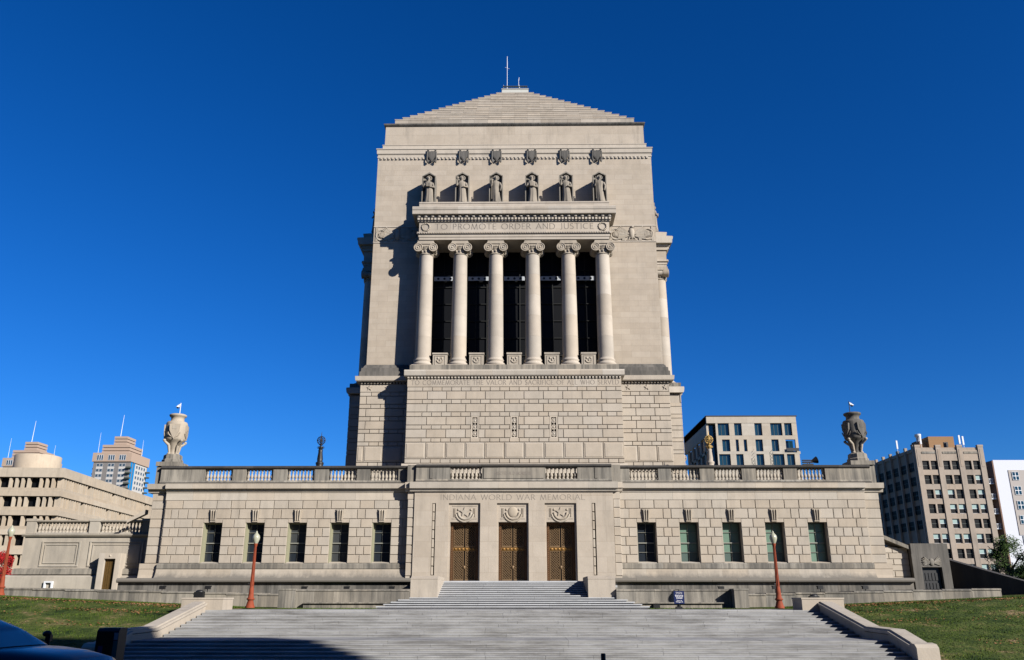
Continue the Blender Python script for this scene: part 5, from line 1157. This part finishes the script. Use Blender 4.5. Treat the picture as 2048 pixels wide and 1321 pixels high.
# white and grey apartment building at the right edge
WH = empty("white_apartment_building", (133.2, 240, 0), "white and grey stucco apartment building with balconies at the right edge", "building")
inframe(lambda m: (m.box(2.6, 30, 0, 20, 0, 31.2)), "white_wall", whitewall, WH); inframe(lambda m: m.box(-1, 2.6, 3, 20, 0, 30.9), "recess_wall", brownwall, WH); inframe(lambda m: m.box(5.6, 30, -.12, 0, 14.5, 28.9), "grey_panel", greywall, WH); inframe(lambda m: m.box(2.3, 2.6, -.05, 3, 0, 31.0), "reveal", brownwall, WH)
wq = win_mesh(1.5, 1.9, whitem, tealglass, 2, 2, .14); place(wq, "window", WH, [(x, -.2, z, 0) for x in (7.0, 12, 17) for z in (26.6, 23.35, 20.1, 16.9)] + [(7.0, -.1, 12.5, 0)])
for z in (26.1, 22.7, 19.4, 16.1, 12.7): 
    inframe(lambda m: (m.box(-.4, 2.3, .6, 3, z - .25, z), m.box(-.4, 2.3, .5, .55, z + .85, z + .95), [m.box(-.4 + .3 * k, -.33 + .3 * k, .5, .55, z, z + .85) for k in range(10)]), "balcony", whitem, WH)
place(win_mesh(1.6, 2.1, whitem, towerglass, 2, 1, .1), "balcony_door", WH, [(1.0, 2.9, z, 0) for z in (26.1, 22.7, 19.4, 16.1, 12.7)])

WH.scale = (1.262,) * 3
# ------------------------------------------------------------------ trees
def tree(name, x, y, z0, h, r, mat, label, cat="tree", n=11000, grp=None, seed=1):
    random.seed(seed); e = empty(name, (x, y, z0), label, cat, grp); m = MB()
    m.tube((x, y, z0), (x + .1, y, z0 + h * .45), r * .07, r * .045, 9); tips = []
    for k in range(9):
        a = math.tau * k / 9 + random.random() * .5; hh_ = random.uniform(.3, .55) * h; p0 = (x + .05, y, z0 + hh_); p1 = (x + math.cos(a) * r * random.uniform(.4, .75), y + math.sin(a) * r * random.uniform(.4, .75), z0 + hh_ + random.uniform(.15, .4) * h); m.tube(p0, p1, r * .035, r * .012, 6); tips.append(p1)
    m.build("trunk", bark, e)
    cl = []
    for k in range(60):
        u = random.random(); a = random.random() * math.tau; zz = random.uniform(.28, 1.0); rr = r * math.sin(min(1, max(.12, 1.12 - zz)) * math.pi / 1.7) * random.uniform(.35, 1.0)
        cl.append((x + rr * math.cos(a), y + rr * math.sin(a), z0 + zz * h * .97, r * random.uniform(.16, .30)))
    vs = []; fs = []; ts = []; per = n // len(cl)
    for cx, cy, cz, cr in cl:
        tn = random.random() * .6
        for k in range(per):
            v = Vector((random.gauss(0, 1), random.gauss(0, 1), random.gauss(0, .8))).normalized() * cr * random.random() ** .35; s_ = r * random.uniform(.018, .034)
            q1 = Vector((random.gauss(0, 1), random.gauss(0, 1), random.gauss(0, 1))).normalized() * s_; q2 = q1.orthogonal().normalized() * s_ * .7; c = Vector((cx, cy, cz)) + v; b = len(vs)
            vs += [tuple(c - q1), tuple(c + q2), tuple(c + q1), tuple(c - q2)]; fs.append((b, b + 1, b + 2, b + 3)); ts.append(min(1, tn + random.random() * .4))
    m = MB(); m.v = [np.array(vs)]; m.f = fs; m.t = ts; m.mi = [0] * len(fs); m.sm = [False] * len(fs); m.n = len(vs); m.build("crown", mat, e); return e
tree("leafy_tree", 62.6, 110, 1.5, 7.4, 3.5, leafg, "green tree in front of the white apartment building, above the dark ramp wall", seed=3)
tree("leafy_tree", 66.8, 106, 1.5, 7.6, 3.2, leafg, "green tree cut by the right edge of the picture", seed=5)
tree("leafy_tree", 60.0, 101, 1.5, 4.2, 2.4, leafg, "small bushy green tree behind the dark ramp wall", seed=8)
tree("red_maple", -60.2, 99, 1.5, 5.4, 2.4, leafr, "small maple with bright red leaves at the left edge", seed=6)
# building across the street whose roof throws the shade over the car and lower steps
AC = empty("street_block", (0, -24, 0), "plain stone office block across the street behind the viewer", "building")
ZR = -.2 + .757 * 60; XR = -12.6 + 1.2 * 60; YR = 46.4 - 60
m = MB(); m.box(-150, XR, YR - 30, YR, 0, ZR); m.build("wall", tan, AC)
m = MB(); m.box(-150, XR, YR - 30.2, YR + .0, ZR + .001, ZR + .3); m.build("roof", darkroof, AC)
WMm = win_mesh(1.8, 2.2, darkpaint, towerglass, 2, 2, .1)
place(WMm, "window", AC, [(XR - 5 - 6 * i, YR + .08 + 24, 3 + 5 * j, R(180)) for i in range(12) for j in range(8)])
